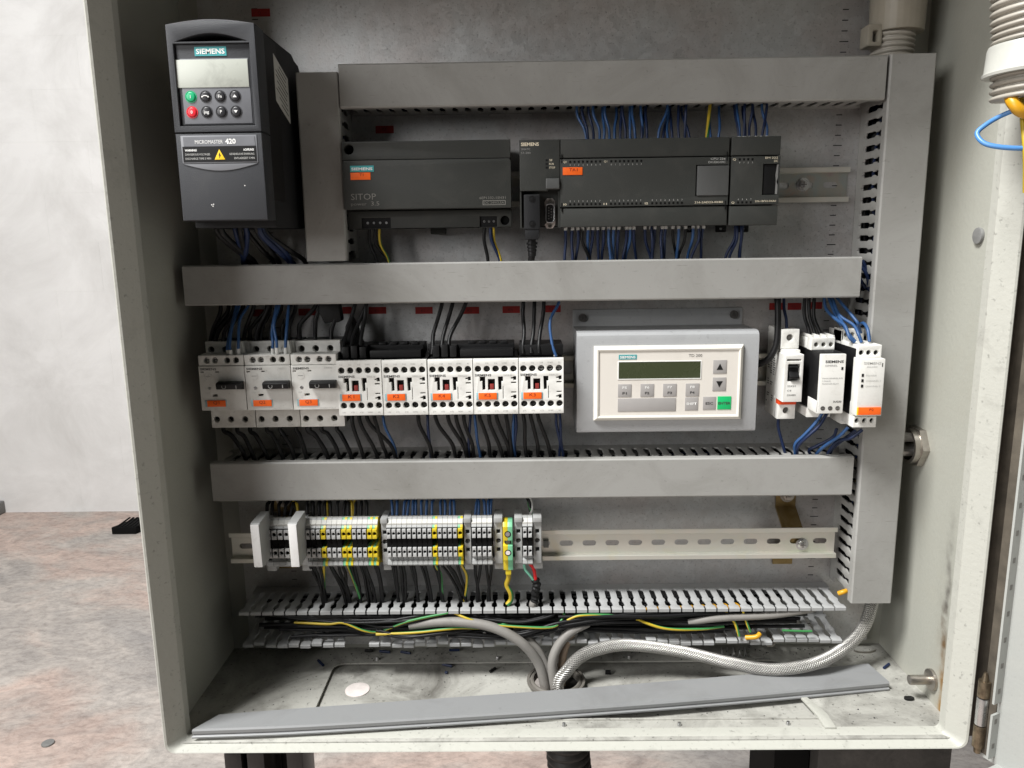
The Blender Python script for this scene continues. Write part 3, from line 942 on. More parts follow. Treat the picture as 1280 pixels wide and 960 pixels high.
for i, (x, z) in enumerate(STICK):
    lab = STL[i]
    gr = 'red stickers on the plate'
    b = B().box(x - (9.3 if i < 10 else 7.2), x + (9.3 if i < 10 else 7.2), 0.1, 0.4, z - 3.7, z + 3.7)
    o = b.top('sticker', 'sticker_red', lab, 'sticker', gr)
    lettering(o, ['Q', 'T1', 'Q1', 'Q2', 'Q3', 'K1', 'K2', 'K3', 'K4', 'K5', 'F1', 'F2', 'P2'][i], x - 3, 0.55, z - 1.6, 3.2, 'sticker_ink')

# ------------------------------------------------------------------ variable speed drive
mm = thing('motor_drive', (-251.5, 0, 12), 'dark grey motor drive with keypad and pale display beside the left wall', 'motor drive')
t = B(); t.prism([(2, 13), (128, 13), (128, 176), (44, 176), (36, 172), (22, 170), (14, 160), (2, 156)], -287.5, -215.5, 'pz', bev=1.0)
t.part('housing', 'drive_dark', mm)
t = B()
cur = [(-288 + 73 * i / 12, 176.3 + 3.6 * math.sin(math.pi * i / 12)) for i in range(13)]
ax = [(-288, 91.5)] + [(-215, 91.5)] + list(reversed(cur))
wx0, wx1, wz0, wz1 = -283.0, -220.0, 96.5, 161.4
arch = [(-281.5 + 60 * i / 12, 162.8 + 6.4 * math.sin(math.pi * i / 12)) for i in range(13)]
t.slab([ax, rect(wx0, wx1, wz0, wz1), arch], 128, 152, 'xz', bev=0.35)
t.part('front_bezel', 'drive_front', mm)
t = B(); t.slab([rect(-288, -215, 18.8, 90.6)], 128, 151.5, 'xz', bev=1.0); t.part('terminal_cover', 'drive_front', mm)
t = B(); t.box(-286, -217, 127, 134, 160, 172); t.part('grip_recess', 'black_matte', mm)
kp = B(); kp.slab([rrect(-282.4, -220.6, 97.2, 161.2, 1.2)], 140, 149.6, 'xz', bev=0.5)
kpo = kp.part('keypad', 'drive_front', mm)
t = B(); t.box(-279.4, -222.4, 148, 150.0, 98.4, 150.0, bev=0.3); t.part('key_field', 'drive_panel', kpo)
t = B(); t.box((-283.6, 130)[0], -223.0, 149.5, 150.5, 127.2, 149.2, bev=0.2); t.part('display', 'display_grey', kpo)
lx0, lx1 = (-266.4, 153.5)[0], (-240, 153.1)[0]
t = B(); t.box(lx0, lx1, 149.5, 150.0, 152.0, 159.2); lg = t.part('maker_plate', 'logo_teal', kpo)
lettering(lg, 'SIEMENS', (lx0 + lx1) / 2, 150.2, 153.6, 4.1, 'ink_white', 'CENTER', w=(lx1 - lx0) * 0.9, bold=0.12)
keys = [('key_start', 'I'), ('key_black', '~'), ('key_black', 'Fn'), ('key_black', '^'), ('key_stop', '0'), ('key_black', 'jog'), ('key_black', 'P'), ('key_black', 'v')]
KX = [(-272.5, 120.6)[0], (-260.1, 120.4)[0], (-247.8, 120.2)[0], (-235.4, 120)[0]]
KZ = [(-253.8, 120)[1], (-254.9, 107.7)[1]]
for i, (mt, s) in enumerate(keys):
    x, z = KX[i % 4], KZ[i // 4]
    t = B(); t.ring((x, 149.8, z), 'p', 4.9, 4.3, 0, 0.5, 24); t.cyl((x, 149.6, z), 'p', 4.3, 0, 1.6, 24, r1=3.6, bev=0.5)
    k = t.part('key', mt, kpo, angle=50)
    if s in '^v':
        sg = 1 if s == '^' else -1
        b = B(); b.prism([(x - 1.7, z - sg * 1.0), (x + 1.7, z - sg * 1.0), (x, z + sg * 1.2)], 151.3, 151.5); b.part('arrow', 'ink_white', k)
    elif s == '~':
        b = B(); b.tube([(x - 2.6, 151.4, z - 0.5), (x - 1.4, 151.4, z + 0.3), (x, 151.4, z + 0.6), (x + 1.4, 151.4, z + 0.3), (x + 2.6, 151.4, z - 0.5)], 0.4, 6, 4)
        b.box(x - 3.1, x - 1.9, 151.2, 151.5, z - 0.9, z + 0.2); b.box(x + 1.9, x + 3.1, 151.2, 151.5, z - 0.9, z + 0.2); b.part('arrow', 'ink_white', k)
    else:
        lettering(k, s, x, 151.45, z - 1.2, 2.5, 'ink_white', 'CENTER', bold=0.06)
t = B(); t.box(-283.6, -219.4, 150.8, 152.0, 66.2, 88.8, bev=0.4); lb = t.part('label_frame', 'drive_trim', mm)
t = B(); t.box(-281.4, -221.0, 151.5, 152.3, 80.0, 87.6); t.part('title_field', 'drive_panel', lb)
t = B(); t.box(-282.6, -220.4, 151.5, 152.25, 67.2, 79.8); t.part('warning_field', 'black_plastic', lb)
lettering(lb, 'MICROMASTER', -271.5, 152.45, 82.0, 3.1, 'ink_white', 'LEFT', w=23.5)
lettering(lb, '420', -246.0, 152.45, 81.8, 4.1, 'ink_white', 'LEFT', w=9.0, bold=0.18)
for k, (s, w) in enumerate((('WARNING!', 10), ('DANGEROUS VOLTAGES', 21), ('DISCHARGE TIME 5 MIN', 21.5))):
    lettering(lb, s, -280.6, 152.45, 76.0 - 3.4 * k, 1.7, 'ink_white' if k == 0 else 'ink_pale', 'LEFT', w=w, bold=0.08 if k == 0 else 0)
for k, (s, w) in enumerate((('ACHTUNG!', 9), ('GEFAEHRLICHE SPANNUNG', 21), ('ENTLADEZEIT 5 MIN', 17))):
    lettering(lb, s, -222.2, 152.45, 76.0 - 3.4 * k, 1.7, 'ink_white' if k == 0 else 'ink_pale', 'RIGHT', w=w, bold=0.08 if k == 0 else 0)
t = B(); t.prism([(-256.0, 69.0), (-247.0, 69.0), (-251.5, 77.4)], 152.3, 152.6, bev=0.1); tri = t.part('warning_sign', 'warning_yellow', lb)
t = B(); t.prism([(-251.2, 75.0), (-252.5, 72.4), (-251.6, 72.5), (-252.0, 70.2), (-250.5, 73.0), (-251.4, 72.9)], 152.65, 152.8); t.part('bolt_mark', 'ink_black', tri)
t = B(); t.prism([(-283.0 + 63 * i / 12, 65.6 - 5.6 * math.sin(math.pi * i / 12)) for i in range(13)], 151.0, 152.1, bev=0.2); t.part('thumb_grip', 'drive_trim', mm)
t = B(); t.box(-215.6, -215.2, 95, 128, 36, 174); t.part('side_seam', 'black_plastic', mm)
# rating plate on the side
t = B(); t.prism([(63, 110), (104, 124), (104, 164), (63, 150)], -215.45, -215.15, 'pz'); rp = t.part('rating_plate', 'marker_white', mm)
t = B()
for i in range(9):
    z = 4.0 * i
    a, c = R.uniform(66, 72), R.uniform(88, 101)
    t.prism([(a, 114 + z + (a - 63) * 0.34), (c, 114 + z + (c - 63) * 0.34), (c, 115.1 + z + (c - 63) * 0.34), (a, 115.1 + z + (a - 63) * 0.34)], -215.13, -215.05, 'pz')
t.part('print_lines', 'ink_dark', rp)
t = B()
for (x, z) in ((-262, 32), (-260.4, 32.4), (-261, 30.8), (-232.5, 47.5)):
    t.cyl((x, 151.5, z), 'p', 0.5, 0, 0.15, 8)
t.part('scratches', 'ink_white', mm)

# ------------------------------------------------------------------ power supply
ps = thing('power_supply', (-87, 0, 10), 'wide dark grey power supply unit with orange tag beside the upright duct', 'power supply')
PX0, PX1 = -167.3, -7.3
t = B(); t.box(PX0 + 1, PX1 - 1, 7.8, 46, 11.5, 91, bev=0.8); t.part('housing', 'controller_plastic', ps)
t = B()
t.slab([rect(PX0, PX1, 75.6, 92.6), circ(PX0 + 6.5, 85.4, 4.6)], 44, 65.2, 'xz', bev=0.8); t.part('upper_shroud', 'controller_plastic', ps)
t = B(); t.slab([[(PX0 - 0.6, 29.6), (PX1 + 0.4, 29.6), (PX1 + 0.4, 72), (PX1 - 0.8, 75.2), (PX0 + 0.6, 75.2), (PX0 - 0.6, 68)]], 44, 66, 'xz', bev=0.8); t.part('front_cover', 'controller_plastic', ps)
t = B()
t.slab([rect(PX0 - 1, PX1 + 0.6, 11.2, 28.6), rect(PX0 + 12.5, PX0 + 41, 11.9, 22), rect(PX1 - 31, PX1 - 14, 11.9, 22), circ(PX1 - 6.2, 18, 4.4)], 40, 50, 'xz', bev=0.6)
t.part('lower_shroud', 'controller_plastic', ps)
for (a, c, n) in ((PX0 + 12.6, PX0 + 40.9, 4), (PX1 - 30.9, PX1 - 14.1, 3)):
    t = B(); t.box(a, c, 36, 48, 12, 22); tb = t.part('terminal_block', 'black_plastic', ps)
    sm = B().cyl((0, 0, 0), 'p', 1.2, 0, 0.8, 10).mesh('clamp_screw', 'steel')
    for i in range(n):
        share('clamp_screw', sm, tb, lerp(a, c, (i + 0.9) / (n + 0.6)), 48, 17.2)
for (x, z) in ((PX0 + 6.5, 85.4), (PX1 - 6.2, 18)):
    t = B(); t.cyl((x, 41, z), 'p', 4.3, 0, 5.5, 16); t.part('fixing_hole', 'black_matte', ps)
t = B(); t.box(PX0 + 76, PX0 + 92, 7.8, 16, 5.6, 11.6, bev=1.4); t.part('rail_catch', 'controller_plastic', ps)
a, c = (-160.1, 64.7), (-137.6, 70.3)
t = B(); t.box(a[0], c[0], 65.9, 66.4, a[1], c[1]); lg = t.part('maker_plate', 'logo_teal', ps)
lettering(lg, 'SIEMENS', (a[0] + c[0]) / 2, 66.6, a[1] + 1.5, (c[1] - a[1]) - 3.2, 'ink_white', 'CENTER', w=(c[0] - a[0]) * 0.9, bold=0.1)
a, c = (-160.1, 57.3), (-141, 64)
t = B(); t.box(a[0], c[0], 65.9, 66.5, a[1], c[1], bev=0.15); tg = t.part('equipment_tag', 'tag_orange', ps)
lettering(tg, 'T1', (a[0] + c[0]) / 2 + 1, 66.7, a[1] + 3.2, 2.8, 'tag_ink', 'CENTER', w=3.8)
q = (-160.7, 38.7); lettering(ps, 'SITOP', q[0], 66.25, q[1], 6.0, 'ink_faint', 'LEFT', w=24)
q = (-161, 33.4); lettering(ps, 'power', q[0], 66.25, q[1], 3.0, 'ink_faint', 'LEFT', w=15)
q = (-141.7, 33.2); lettering(ps, '3.5', q[0], 66.25, q[1], 4.0, 'ink_faint', 'LEFT', w=8)
q = (-12.4, 37.7); lettering(ps, '6EP1332-1SH31', q[0], 66.25, q[1], 2.4, 'ink_faint', 'RIGHT', w=25)
q = (-12.4, 32.9); t = B(); t.slab([rect(q[0] - 22, q[0], q[1] - 0.8, q[1] + 3.6), rect(q[0] - 21.3, q[0] - 0.7, q[1] - 0.2, q[1] + 3.0)], 65.9, 66.2); t.part('print_frame', 'ink_faint', ps)
lettering(ps, 'DC 24V/3,5A', q[0] - 11, 66.25, q[1] + 0.4, 2.2, 'ink_faint', 'CENTER', w=19)

# ------------------------------------------------------------------ programmable controller and expansion module
pc = thing('programmable_controller', (100, 0, 10), 'dark grey programmable controller with orange tag and serial port', 'controller')
CX0, CX1, CZ0, CZ1 = 1.4, 200.2, 10.2, 91.8
t = B(); t.box(CX0 + 1, CX1 - 1, 7.8, 50, CZ0 + 1.5, CZ1 - 1.5, bev=0.8); t.part('housing', 'controller_plastic', pc)
MX = 40.0
t = B()
t.slab([[(CX0, 44.6), (28.5, 44.6), (28.5, 45.8), (MX - 0.4, 45.8), (MX - 0.4, CZ1), (CX0, CZ1)]], 46, 66.0, 'xz', bev=0.7); t.part('status_face', 'controller_plastic', pc)
t = B(); t.slab([rrect(26.2, MX - 0.8, 46.2, 56.0, 0.8)], 60, 69.0, 'xz', bev=0.9); t.part('mode_switch_lid', 'controller_lid', pc)
t = B(); t.box(CX0 + 0.6, MX - 0.5, 40, 49, CZ0 + 0.5, 44.4); t.part('port_bay', 'black_plastic', pc)
for a, c in ((CX0, CX0 + 1.4), (MX - 1.6, MX - 0.4)):
    t = B(); t.box(a, c, 49.2, 64, CZ0, 44.5); t.part('bay_wall', 'controller_plastic', pc)
t = B(); t.slab([rect(MX, CX1, 74.6, CZ1)], 46, 65.0, 'xz', bev=0.9); t.part('upper_flap', 'controller_plastic', pc)
t = B(); t.slab([rect(MX, CX1, CZ0, 28.2)], 46, 65.0, 'xz', bev=0.9); t.part('lower_flap', 'controller_plastic', pc)
t = B(); t.slab([rect(MX, CX1, 29.2, 73.6), rect(169.0, CX1 - 0.9, 37.6, 66.4)], 46, 66.0, 'xz', bev=0.3); t.part('centre_face', 'controller_plastic', pc)
t = B(); t.slab([rrect(170.2, CX1 - 0.2, 38.0, 65.6, 0.7)], 52, 67.2, 'xz', bev=0.6); t.part('access_lid', 'controller_lid', pc)
t = B()
for (x0, x1) in ((MX + 1.0, MX + 1.9), (CX1 - 2.6, CX1 - 1.7)):
    for (z0, z1) in ((70, 78), (25, 33)):
        t.box(x0, x1, 65.4, 66.15, z0, z1)
t.part('flap_slits', 'black_matte', pc)
# plate lugs
for (x0, x1, z0, z1) in ((2.5, 12.5, 91.0, 97.0), (185, 197, 89, 95.5), (171.5, 181.5, 4.0, 11.0)):
    t = B(); t.slab([rrect(x0, x1, z0, z1, 1.2), circ((x0 + x1) / 2, (z0 + z1) / 2, 1.6, 10)], 7.8, 12, 'xz', bev=0.3); t.part('fixing_lug', 'black_plastic', pc)
lettering(pc, 'SIEMENS', 2.9, 66.2, (2.7, 86.2)[1], 3.0, 'ink_cream', 'LEFT', w=17, bold=0.12)
lettering(pc, 'SIMATIC', 2.9, 66.2, (2.7, 82.2)[1], 1.9, 'ink_grey', 'LEFT', w=9)
lettering(pc, 'S7-200', 2.9, 66.2, (2.7, 78.9)[1], 1.9, 'ink_grey', 'LEFT', w=9)
for i, s in enumerate(('SF', 'RUN', 'STOP')):
    z = (32.2, 71.9)[1] - 3.4 * i
    b = B(); b.box(26.2, 28.2, 65.9, 66.15, z, z + 1.8); b.part('status_lamp', 'black_plastic', pc)
    lettering(pc, s, 29.6, 66.2, z, 1.9, 'ink_cream', 'LEFT', w=(3.0, 4.2, 5.6)[i])
led = B().box(-0.95, 0.95, 0, 0.15, -1.0, 1.0).mesh('indicator_window', 'black_matte')
def indicators(parent, x0, n, z, up, first=0, px=4.05, inkw=1.3):
    for i in range(n):
        share('indicator_window', led, parent, x0 + px * i, 65.95, z)
        lettering(parent, str((first + i) % 8), x0 + px * i, 66.2, z + (2.2 if up else -3.7), 1.5, 'ink_pale', 'CENTER')
def inkey(parent, s, x, z):
    lettering(parent, s, x, 66.2, z - 0.9, 1.9, 'ink_cream', 'RIGHT', w=3.0)
inkey(pc, 'Q0', 46, 71); indicators(pc, 49.5, 8, 71.0, False)
inkey(pc, 'Q1', 84.5, 71); indicators(pc, 88.5, 8, 71.0, False)
inkey(pc, 'I0', 46, 31.6); indicators(pc, 49.5, 8, 31.6, True)
inkey(pc, 'I1', 84.5, 31.6); indicators(pc, 88.5, 8, 31.6, True)
inkey(pc, 'I2', 124, 31.6); indicators(pc, 128, 8, 31.6, True)
lettering(pc, 'CPU 226', 196.5, 66.2, 71.0, 1.9, 'ink_pale', 'RIGHT', w=14)
lettering(pc, 'DC/DC/DC', 196.5, 66.2, 68.0, 1.8, 'ink_pale', 'RIGHT', w=16)
lettering(pc, '216-2AD23-0XB0', 195.5, 66.2, 31.0, 1.9, 'ink_cream', 'RIGHT', w=27)
a, c = (42.4, 58.9), (61.1, 66)
t = B(); t.box(a[0], c[0], 65.9, 66.6, a[1], c[1], bev=0.15); tg = t.part('equipment_tag', 'tag_orange', pc)
lettering(tg, 'TA1', (a[0] + c[0]) / 2 + 0.6, 66.8, a[1] + 3.4, 2.9, 'tag_ink', 'CENTER', w=8)
# nine-pole port
sx, sz = 30.6, 24.0
t = B(); t.slab([[(sx - 3.2, sz - 8.5), (sx - 5.2, sz - 11), (sx - 2.8, sz - 14.5), (sx + 2.8, sz - 14.5), (sx + 5.2, sz - 11), (sx + 5.2, sz + 11), (sx + 2.8, sz + 14.5), (sx - 2.8, sz + 14.5), (sx - 5.2, sz + 11)]], 49, 50.2, 'xz', bev=0.2)
sp_ = t.part('serial_port', 'disc_pink', pc)
t = B(); t.slab([rrect(sx - 4.6, sx + 4.6, sz - 9.4, sz + 9.4, 3.6), rrect(sx - 3.6, sx + 3.6, sz - 8.4, sz + 8.4, 2.8)], 50.2, 56, 'xz', bev=0.2); t.part('port_shell', 'steel', sp_)
t = B(); t.slab([rrect(sx - 3.5, sx + 3.5, sz - 8.3, sz + 8.3, 2.7)], 50.2, 54.5, 'xz'); t.part('port_insert', 'black_plastic', sp_)
pin = B().cyl((0, 0, 0), 'p', 0.7, 0, 0.5, 8).mesh('pin', 'steel_dark')
for i in range(5): share('pin', pin, sp_, sx - 1.3, 54.5, sz + 5.2 - 2.6 * i)
for i in range(4): share('pin', pin, sp_, sx + 1.3, 54.5, sz + 3.9 - 2.6 * i)
for s in (-1, 1):
    t = B(); t.ring((sx, 50.2, sz + s * 12), 'p', 2.3, 1.2, 0, 4.2, 6); t.part('jack_screw', 'nickel', sp_)

em = thing('expansion_module', (225, 0, 10), 'narrow dark grey expansion module joined to the end of the controller', 'controller module')
EX0, EX1 = 202.2, 248.6
t = B(); t.box(EX0 + 1, EX1 - 1, 7.8, 50, CZ0 + 1.5, CZ1 - 1.5, bev=0.8); t.part('housing', 'controller_plastic', em)
t = B(); t.slab([rect(EX0, EX1, 74.6, CZ1 + 0.2)], 46, 65.0, 'xz', bev=0.9); t.part('upper_flap', 'controller_plastic', em)
t = B(); t.slab([rect(EX0, EX1, CZ0 - 0.4, 28.2)], 46, 65.0, 'xz', bev=0.9); t.part('lower_flap', 'controller_plastic', em)
t = B(); t.slab([rect(EX0, EX1, 29.2, 73.6), rect(232.5, EX1 - 1.0, 38.0, 66.6)], 46, 66.0, 'xz', bev=0.3); t.part('centre_face', 'controller_plastic', em)
t = B(); t.box(233.4, 245.0, 52, 64.5, 38.6, 66.0, bev=0.5); t.part('access_lid', 'black_plastic', em)
t = B(); t.slab([[(245.2, 38.6), (247, 38.6), (247, 47), (245.8, 50), (247, 54), (247, 66), (246.2, 66), (244.8, 56), (245.6, 52)]], 62, 65.6, 'xz'); t.part('torn_edge', 'plug_grey', em)
for (x0, x1, z0, z1) in ((226, 237, 3.4, 10.8), (203.5, 214, 3.8, 10.8)):
    t = B(); t.slab([rrect(x0, x1, z0, z1, 1.2), slot((x0 + x1) / 2, (z0 + z1) / 2, 4, 2)], 7.8, 12, 'xz', bev=0.3); t.part('fixing_lug', 'black_plastic', em)
inkey(em, 'Q', 206.5, 71); indicators(em, 210.0, 4, 71.0, False, px=4.0)
inkey(em, 'Q', 206.5, 31.2); indicators(em, 210.0, 4, 31.2, True, first=4, px=4.0)
lettering(em, 'EM 222', 246, 66.2, 71.2, 1.8, 'ink_cream', 'RIGHT', w=12)
lettering(em, 'DC', 246, 66.2, 68.2, 1.8, 'ink_cream', 'RIGHT', w=3.5)
lettering(em, '222-1BF22-0XA0', 246, 66.2, 31.4, 1.7, 'ink_cream', 'RIGHT', w=20)

pl = thing('cable_plug', (13, 52, -22), 'black screw-locked cable plug in the controller port bay with its cable', 'plug')
t = B(); t.slab([rrect(5.0, 20.5, 8.5, 41.5, 1.0)], 50.4, 66.8, 'xz', bev=1.0); t.prism([(5.4, 9), (20.1, 9), (19.2, -1), (6.3, -1)], 52, 66, 'xz', bev=1.0); t.part('plug_shell', 'drive_dark', pl)
for z in (37.2, 14.0):
    t = B(); t.ring((13, 66.8, z), 'p', 3.0, 2.4, -0.2, 0.5, 16); t.cyl((13, 66.6, z), 'p', 2.4, 0, 0.5, 14, bev=0.1); t.part('locking_screw', 'black_plastic', pl)
t = B()
for i in range(4):
    t.cyl((12.6, 58, -3.5 - 3.3 * i), 'z', 5.6 - 0.5 * i, -2.4, 0, 14, bev=0.4)
t.cyl((12.6, 58, -17), 'z', 4.0, 0, 16, 14); t.part('strain_relief', 'black_plastic', pl)
t = B(); t.tube([(12.6, 58, -15), (11.5, 56, -22), (9.5, 50, -29), (8, 40, -38)], 3.4, 10, 6); t.part('cable', 'black_plastic', pl)

# ------------------------------------------------------------------ motor breakers
def tag_plate(parent, x0, x1, p, z0, z1, text, edge=True):
    t = B()
    if edge: t.box(x0 - 2.2, x1 + 1.0, p - 0.1, p + 0.5, z0 - 0.2, z1 + 0.2, bev=0.1)
    hold = t.part('tag_holder', 'tag_edge', parent) if edge else (t.bm.free() or parent)
    t = B(); t.box(x0, x1, p, p + 1.0, z0, z1, bev=0.2)
    tg = t.part('equipment_tag', 'tag_orange', hold)
    lettering(tg, text, (x0 + x1) / 2, p + 1.2, lerp(z0, z1, 0.42), (z1 - z0) * 0.5, 'tag_ink', 'CENTER', w=6.2)
    return tg

well = B().cyl((0, 0, 0), 'p', 2.7, 0, 0.8, 14, r1=2.3).box(-2.0, 2.0, 0.75, 0.95, -0.35, 0.35, mi=1).mesh('terminal_screw', ['well_steel', 'black_matte'])
well_bright = B().cyl((0, 0, 0), 'p', 2.7, 0, 0.8, 14, r1=2.3).box(-2.0, 2.0, 0.75, 0.95, -0.35, 0.35, mi=1).mesh('terminal_screw', ['steel', 'black_matte'])

def motor_breaker(x, text, mat, label, greyish):
    r = thing('motor_breaker', (x + 22.5, 0, -188), label, 'motor breaker', 'motor breakers in a row')
    w = 45.2
    t = B(); t.box(x + 0.6, x + w - 0.6, 7.8, 48, -186, -100, bev=0.8); t.part('housing', 'black_plastic', r)
    U = [5.7, 20.2, 34.9]
    t = B(); t.slab([rect(x, x + w, -111.5, -98.2)] + [circ(x + u, -106.2, 3.3) for u in U], 46, 55, 'xz', bev=0.35); t.part('upper_terminal_deck', mat, r)
    t = B(); t.slab([rect(x, x + w, -187.4, -160)] + [circ(x + u - 0.4, -178.8, 3.3) for u in U], 46, 55, 'xz', bev=0.35); t.part('lower_terminal_deck', mat, r)
    for u in U:
        share('terminal_screw', well, r, x + u, 48.2, -106.2); share('terminal_screw', well, r, x + u - 0.4, 48.2, -178.8)
    W4 = [8.3, 16.5, 28.6, 37.4]
    t = B(); t.slab([rect(x + 0.2, x + w - 0.2, -119.4, -109.2)] + [circ(x + u, -114.2, 3.1) for u in W4], 56, 75, 'xz', bev=0.35); t.part('contact_strip', mat, r)
    t = B(); t.box(x + 1, x + w - 1, 55.5, 69, -164, -110); t.part('inner_block', 'black_matte', r)
    for i, u in enumerate(W4):
        share('terminal_screw', well_bright if i < 2 or greyish == 2 else well, r, x + u, 69.2, -114.2)
    t = B(); t.slab([rect(x, x + w, -164.6, -119.9), rect(x + 11.8, x + 16.8, -150.6, -148.2), rect(x + 1.6, x + 5, -126.2, -125.0), rect(x + 16.4, x + 20, -126.2, -125.0)], 56, 76, 'xz', bev=0.3)
    t.part('front_cover', mat, r)
    t = B(); t.ring((x + 9.0, 76, -130), 'p', 4.0, 3.4, -0.2, 0.3, 24); t.cyl((x + 9.0, 75.8, -130), 'p', 3.3, 0, 0.5, 24); t.box(x + 6.6, x + 11.4, 76.2, 76.5, -130.3, -129.7, mi=1); t.part('current_dial', [mat, 'ink_grey'], r)
    t = B(); t.cyl((x + 9.4, 75.8, -142), 'p', 1.6, 0, 0.6, 14); t.part('test_button', 'steel', r)
    # rotary toggle
    t = B(); t.prism([(76, -143.2), (84, -141.8), (85, -136.6), (83, -135.2), (76, -134.6)], x + 19, x + 44.4, 'pz', bev=0.7)
    tg = t.part('toggle', 'black_plastic', r)
    t = B(); t.ring((x + 27, 84.6, -139.0), 'p', 2.2, 1.7, -0.6, 0.15, 18); t.box(x + 38.8, x + 39.5, 84.0, 84.8, -141, -137); t.part('position_marks', 'ink_grey', tg)
    lettering(r, 'SIEMENS', x + 1.8, 76.2, -123.8, 2.1, 'ink_dark', 'LEFT', w=16, bold=0.05)
    lettering(r, 'SIRIUS', x + 41, 76.2, -123.6, 1.6, 'ink_pale', 'RIGHT', w=8)
    lettering(r, 'TEST', x + 5, 76.2, -147.4, 1.2, 'ink_pale', 'LEFT', w=4.6)
    lettering(r, '3RV1011-1CA15', x + 42, 76.2, -163.6, 1.1, 'ink_pale', 'RIGHT', w=16)
    tag_plate(r, x + 6.2, x + 24.6, 76, -160.6, -154.2, text)
    r.rotation_euler.y = R.uniform(-0.006, 0.006)
    for k, u in enumerate(U):
        lettering(r, ('1 L1', '3 L2', '5 L3')[k], x + u, 55.2, -101.4, 1.2, 'ink_pale', 'CENTER')
        lettering(r, ('2 T1', '4 T2', '6 T3')[k], x + u, 55.2, -186.2, 1.2, 'ink_pale', 'CENTER')
    return r
motor_breaker(-318.6, 'Q1', 'white_plastic_greyish', 'dusty white motor breaker tagged Q1 at the free end of its row', 1)
motor_breaker(-272.4, 'Q2', 'white_plastic_greyish', 'white motor breaker tagged Q2, middle one of the three', 1)
motor_breaker(-226.4, 'Q3', 'white_plastic', 'white motor breaker tagged Q3, next to contactor K1', 2)

# auxiliary white contact stubs with ferrules in front of the upper decks
for x in (-318.6 + 32, -272.4 + 33):
    t = B(); t.prism([(x, -109), (x + 9.5, -109), (x + 8.0, -97.5), (x + 2.5, -97.5)], 56, 62, 'xz', bev=0.5)
    t.top('insulating_cap', 'white_plastic', 'small white plastic cap wedged over breaker %s upper terminal' % ('Q1' if x < -285 else 'Q2'), 'cap')

# ------------------------------------------------------------------ contactors
KCON = [(-181.4, 'K1', 'K1, next to motor breaker Q3'), (-136.4, 'K2', 'K2 between contactors K1 and K4'), (-91.3, 'K4', 'K4, middle one of five'), (-46.6, 'K5', 'K5 between contactors K4 and K3'), (-1.6, 'K3', 'K3, nearest the text display')]
KT, KB = -115.8, -171.2
def contactor(x, text, where):
    r = thing('contactor', (x + 22.2, 0, KB - 1), 'white contactor tagged ' + where, 'contactor', 'white contactors in a row')
    w = 44.2
    t = B(); t.box(x + 0.5, x + w - 0.5, 7.8, 70.5, KB + 0.5, KT - 0.4, bev=0.6); t.part('housing', 'black_plastic', r)
    U = [4.6 + 8.75 * i for i in range(5)]
    zt, zb = KT - 9.9, KB + 10.0
    lwin = [(6.3, -22.3), (8.6, -22.3), (8.6, -31.0), (11.6, -31.0), (11.6, -17.6), (6.3, -17.6)]
    rwin = [(24.2, -17.6), (29.2, -17.6), (29.2, -22.6), (27.6, -22.6), (27.6, -31.0), (24.6, -31.0)]
    holes = [circ(x + u, zt, 3.25) for u in U] + [circ(x + u + 0.5, zb, 3.25) for u in U]
    holes += [[(x + a, KT + c) for a, c in q] for q in (lwin, rwin)] + [rect(x + 14.2, x + 21.2, KT - 31, KT - 20)]
    holes += [rect(x + 28.9, x + 29.5, KT - 40, KT - 27.4)]
    for (a, c) in ((-24.4, -23.0), (-34.0, -32.8)):
        holes.append(rect(x + 37.2, x + 42.2, KT + a, KT + c))
    for sgn, zc in ((1, -19.4), (-1, -38.2)):
        holes.append([(x + 37.0, KT + zc - 0.5), (x + 39.4, KT + zc - 0.5), (x + 39.4, KT + zc - 2), (x + 42.2, KT + zc - 2), (x + 42.2, KT + zc + 2), (x + 40, KT + zc + 2), (x + 38.6, KT + zc + 0.9), (x + 37.0, KT + zc + 0.9)])
    t = B(); t.slab([rect(x, x + w, KB, KT)] + holes, 70.5, 76, 'xz', bev=0.28); t.part('front_plate', 'white_plastic', r)
    for i, u in enumerate(U):
        share('terminal_screw', well_bright if (text == 'K3' and i > 1) else well, r, x + u, 70.6, zt)
        share('terminal_screw', well, r, x + u + 0.5, 70.6, zb)
    t = B(); t.box(x + 16.2, x + 19.8, 70.4, 75.2, KT - 30.4, KT - 25.2, bev=0.3); t.part('armature_slider', 'latch_red', r)
    lettering(r, 'SIEMENS', x + 1.4, 76.2, KT - 17.0, 2.2, 'ink_dark', 'LEFT', w=16.2, bold=0.05)
    lettering(r, 'SIRIUS', x + 29.5, 76.2, KT - 17.0, 1.7, 'ink_pale', 'LEFT', w=8.6)
    for k, u in enumerate(U):
        lettering(r, ('1 L1', '3 L2', '5 L3', '13 NO', 'A1')[k], x + u, 76.2, KT - 4.6, 1.3, 'ink_grey', 'CENTER')
        lettering(r, ('2 T1', '4 T2', '6 T3', '14 NO', 'A2')[k], x + u + 0.5, 76.2, KB + 2.6, 1.3, 'ink_grey', 'CENTER')
    dx_ = R.uniform(-0.4, 0.5)
    tag_plate(r, x + 4.4 + dx_, x + 22.4 + dx_, 76, KT - 40.4, KT - 33.7, text)
    r.rotation_euler.y = R.uniform(-0.007, 0.007); r.location.y += R.uniform(-0.0008, 0.0008)
    return r
for q in KCON:
    contactor(*q)
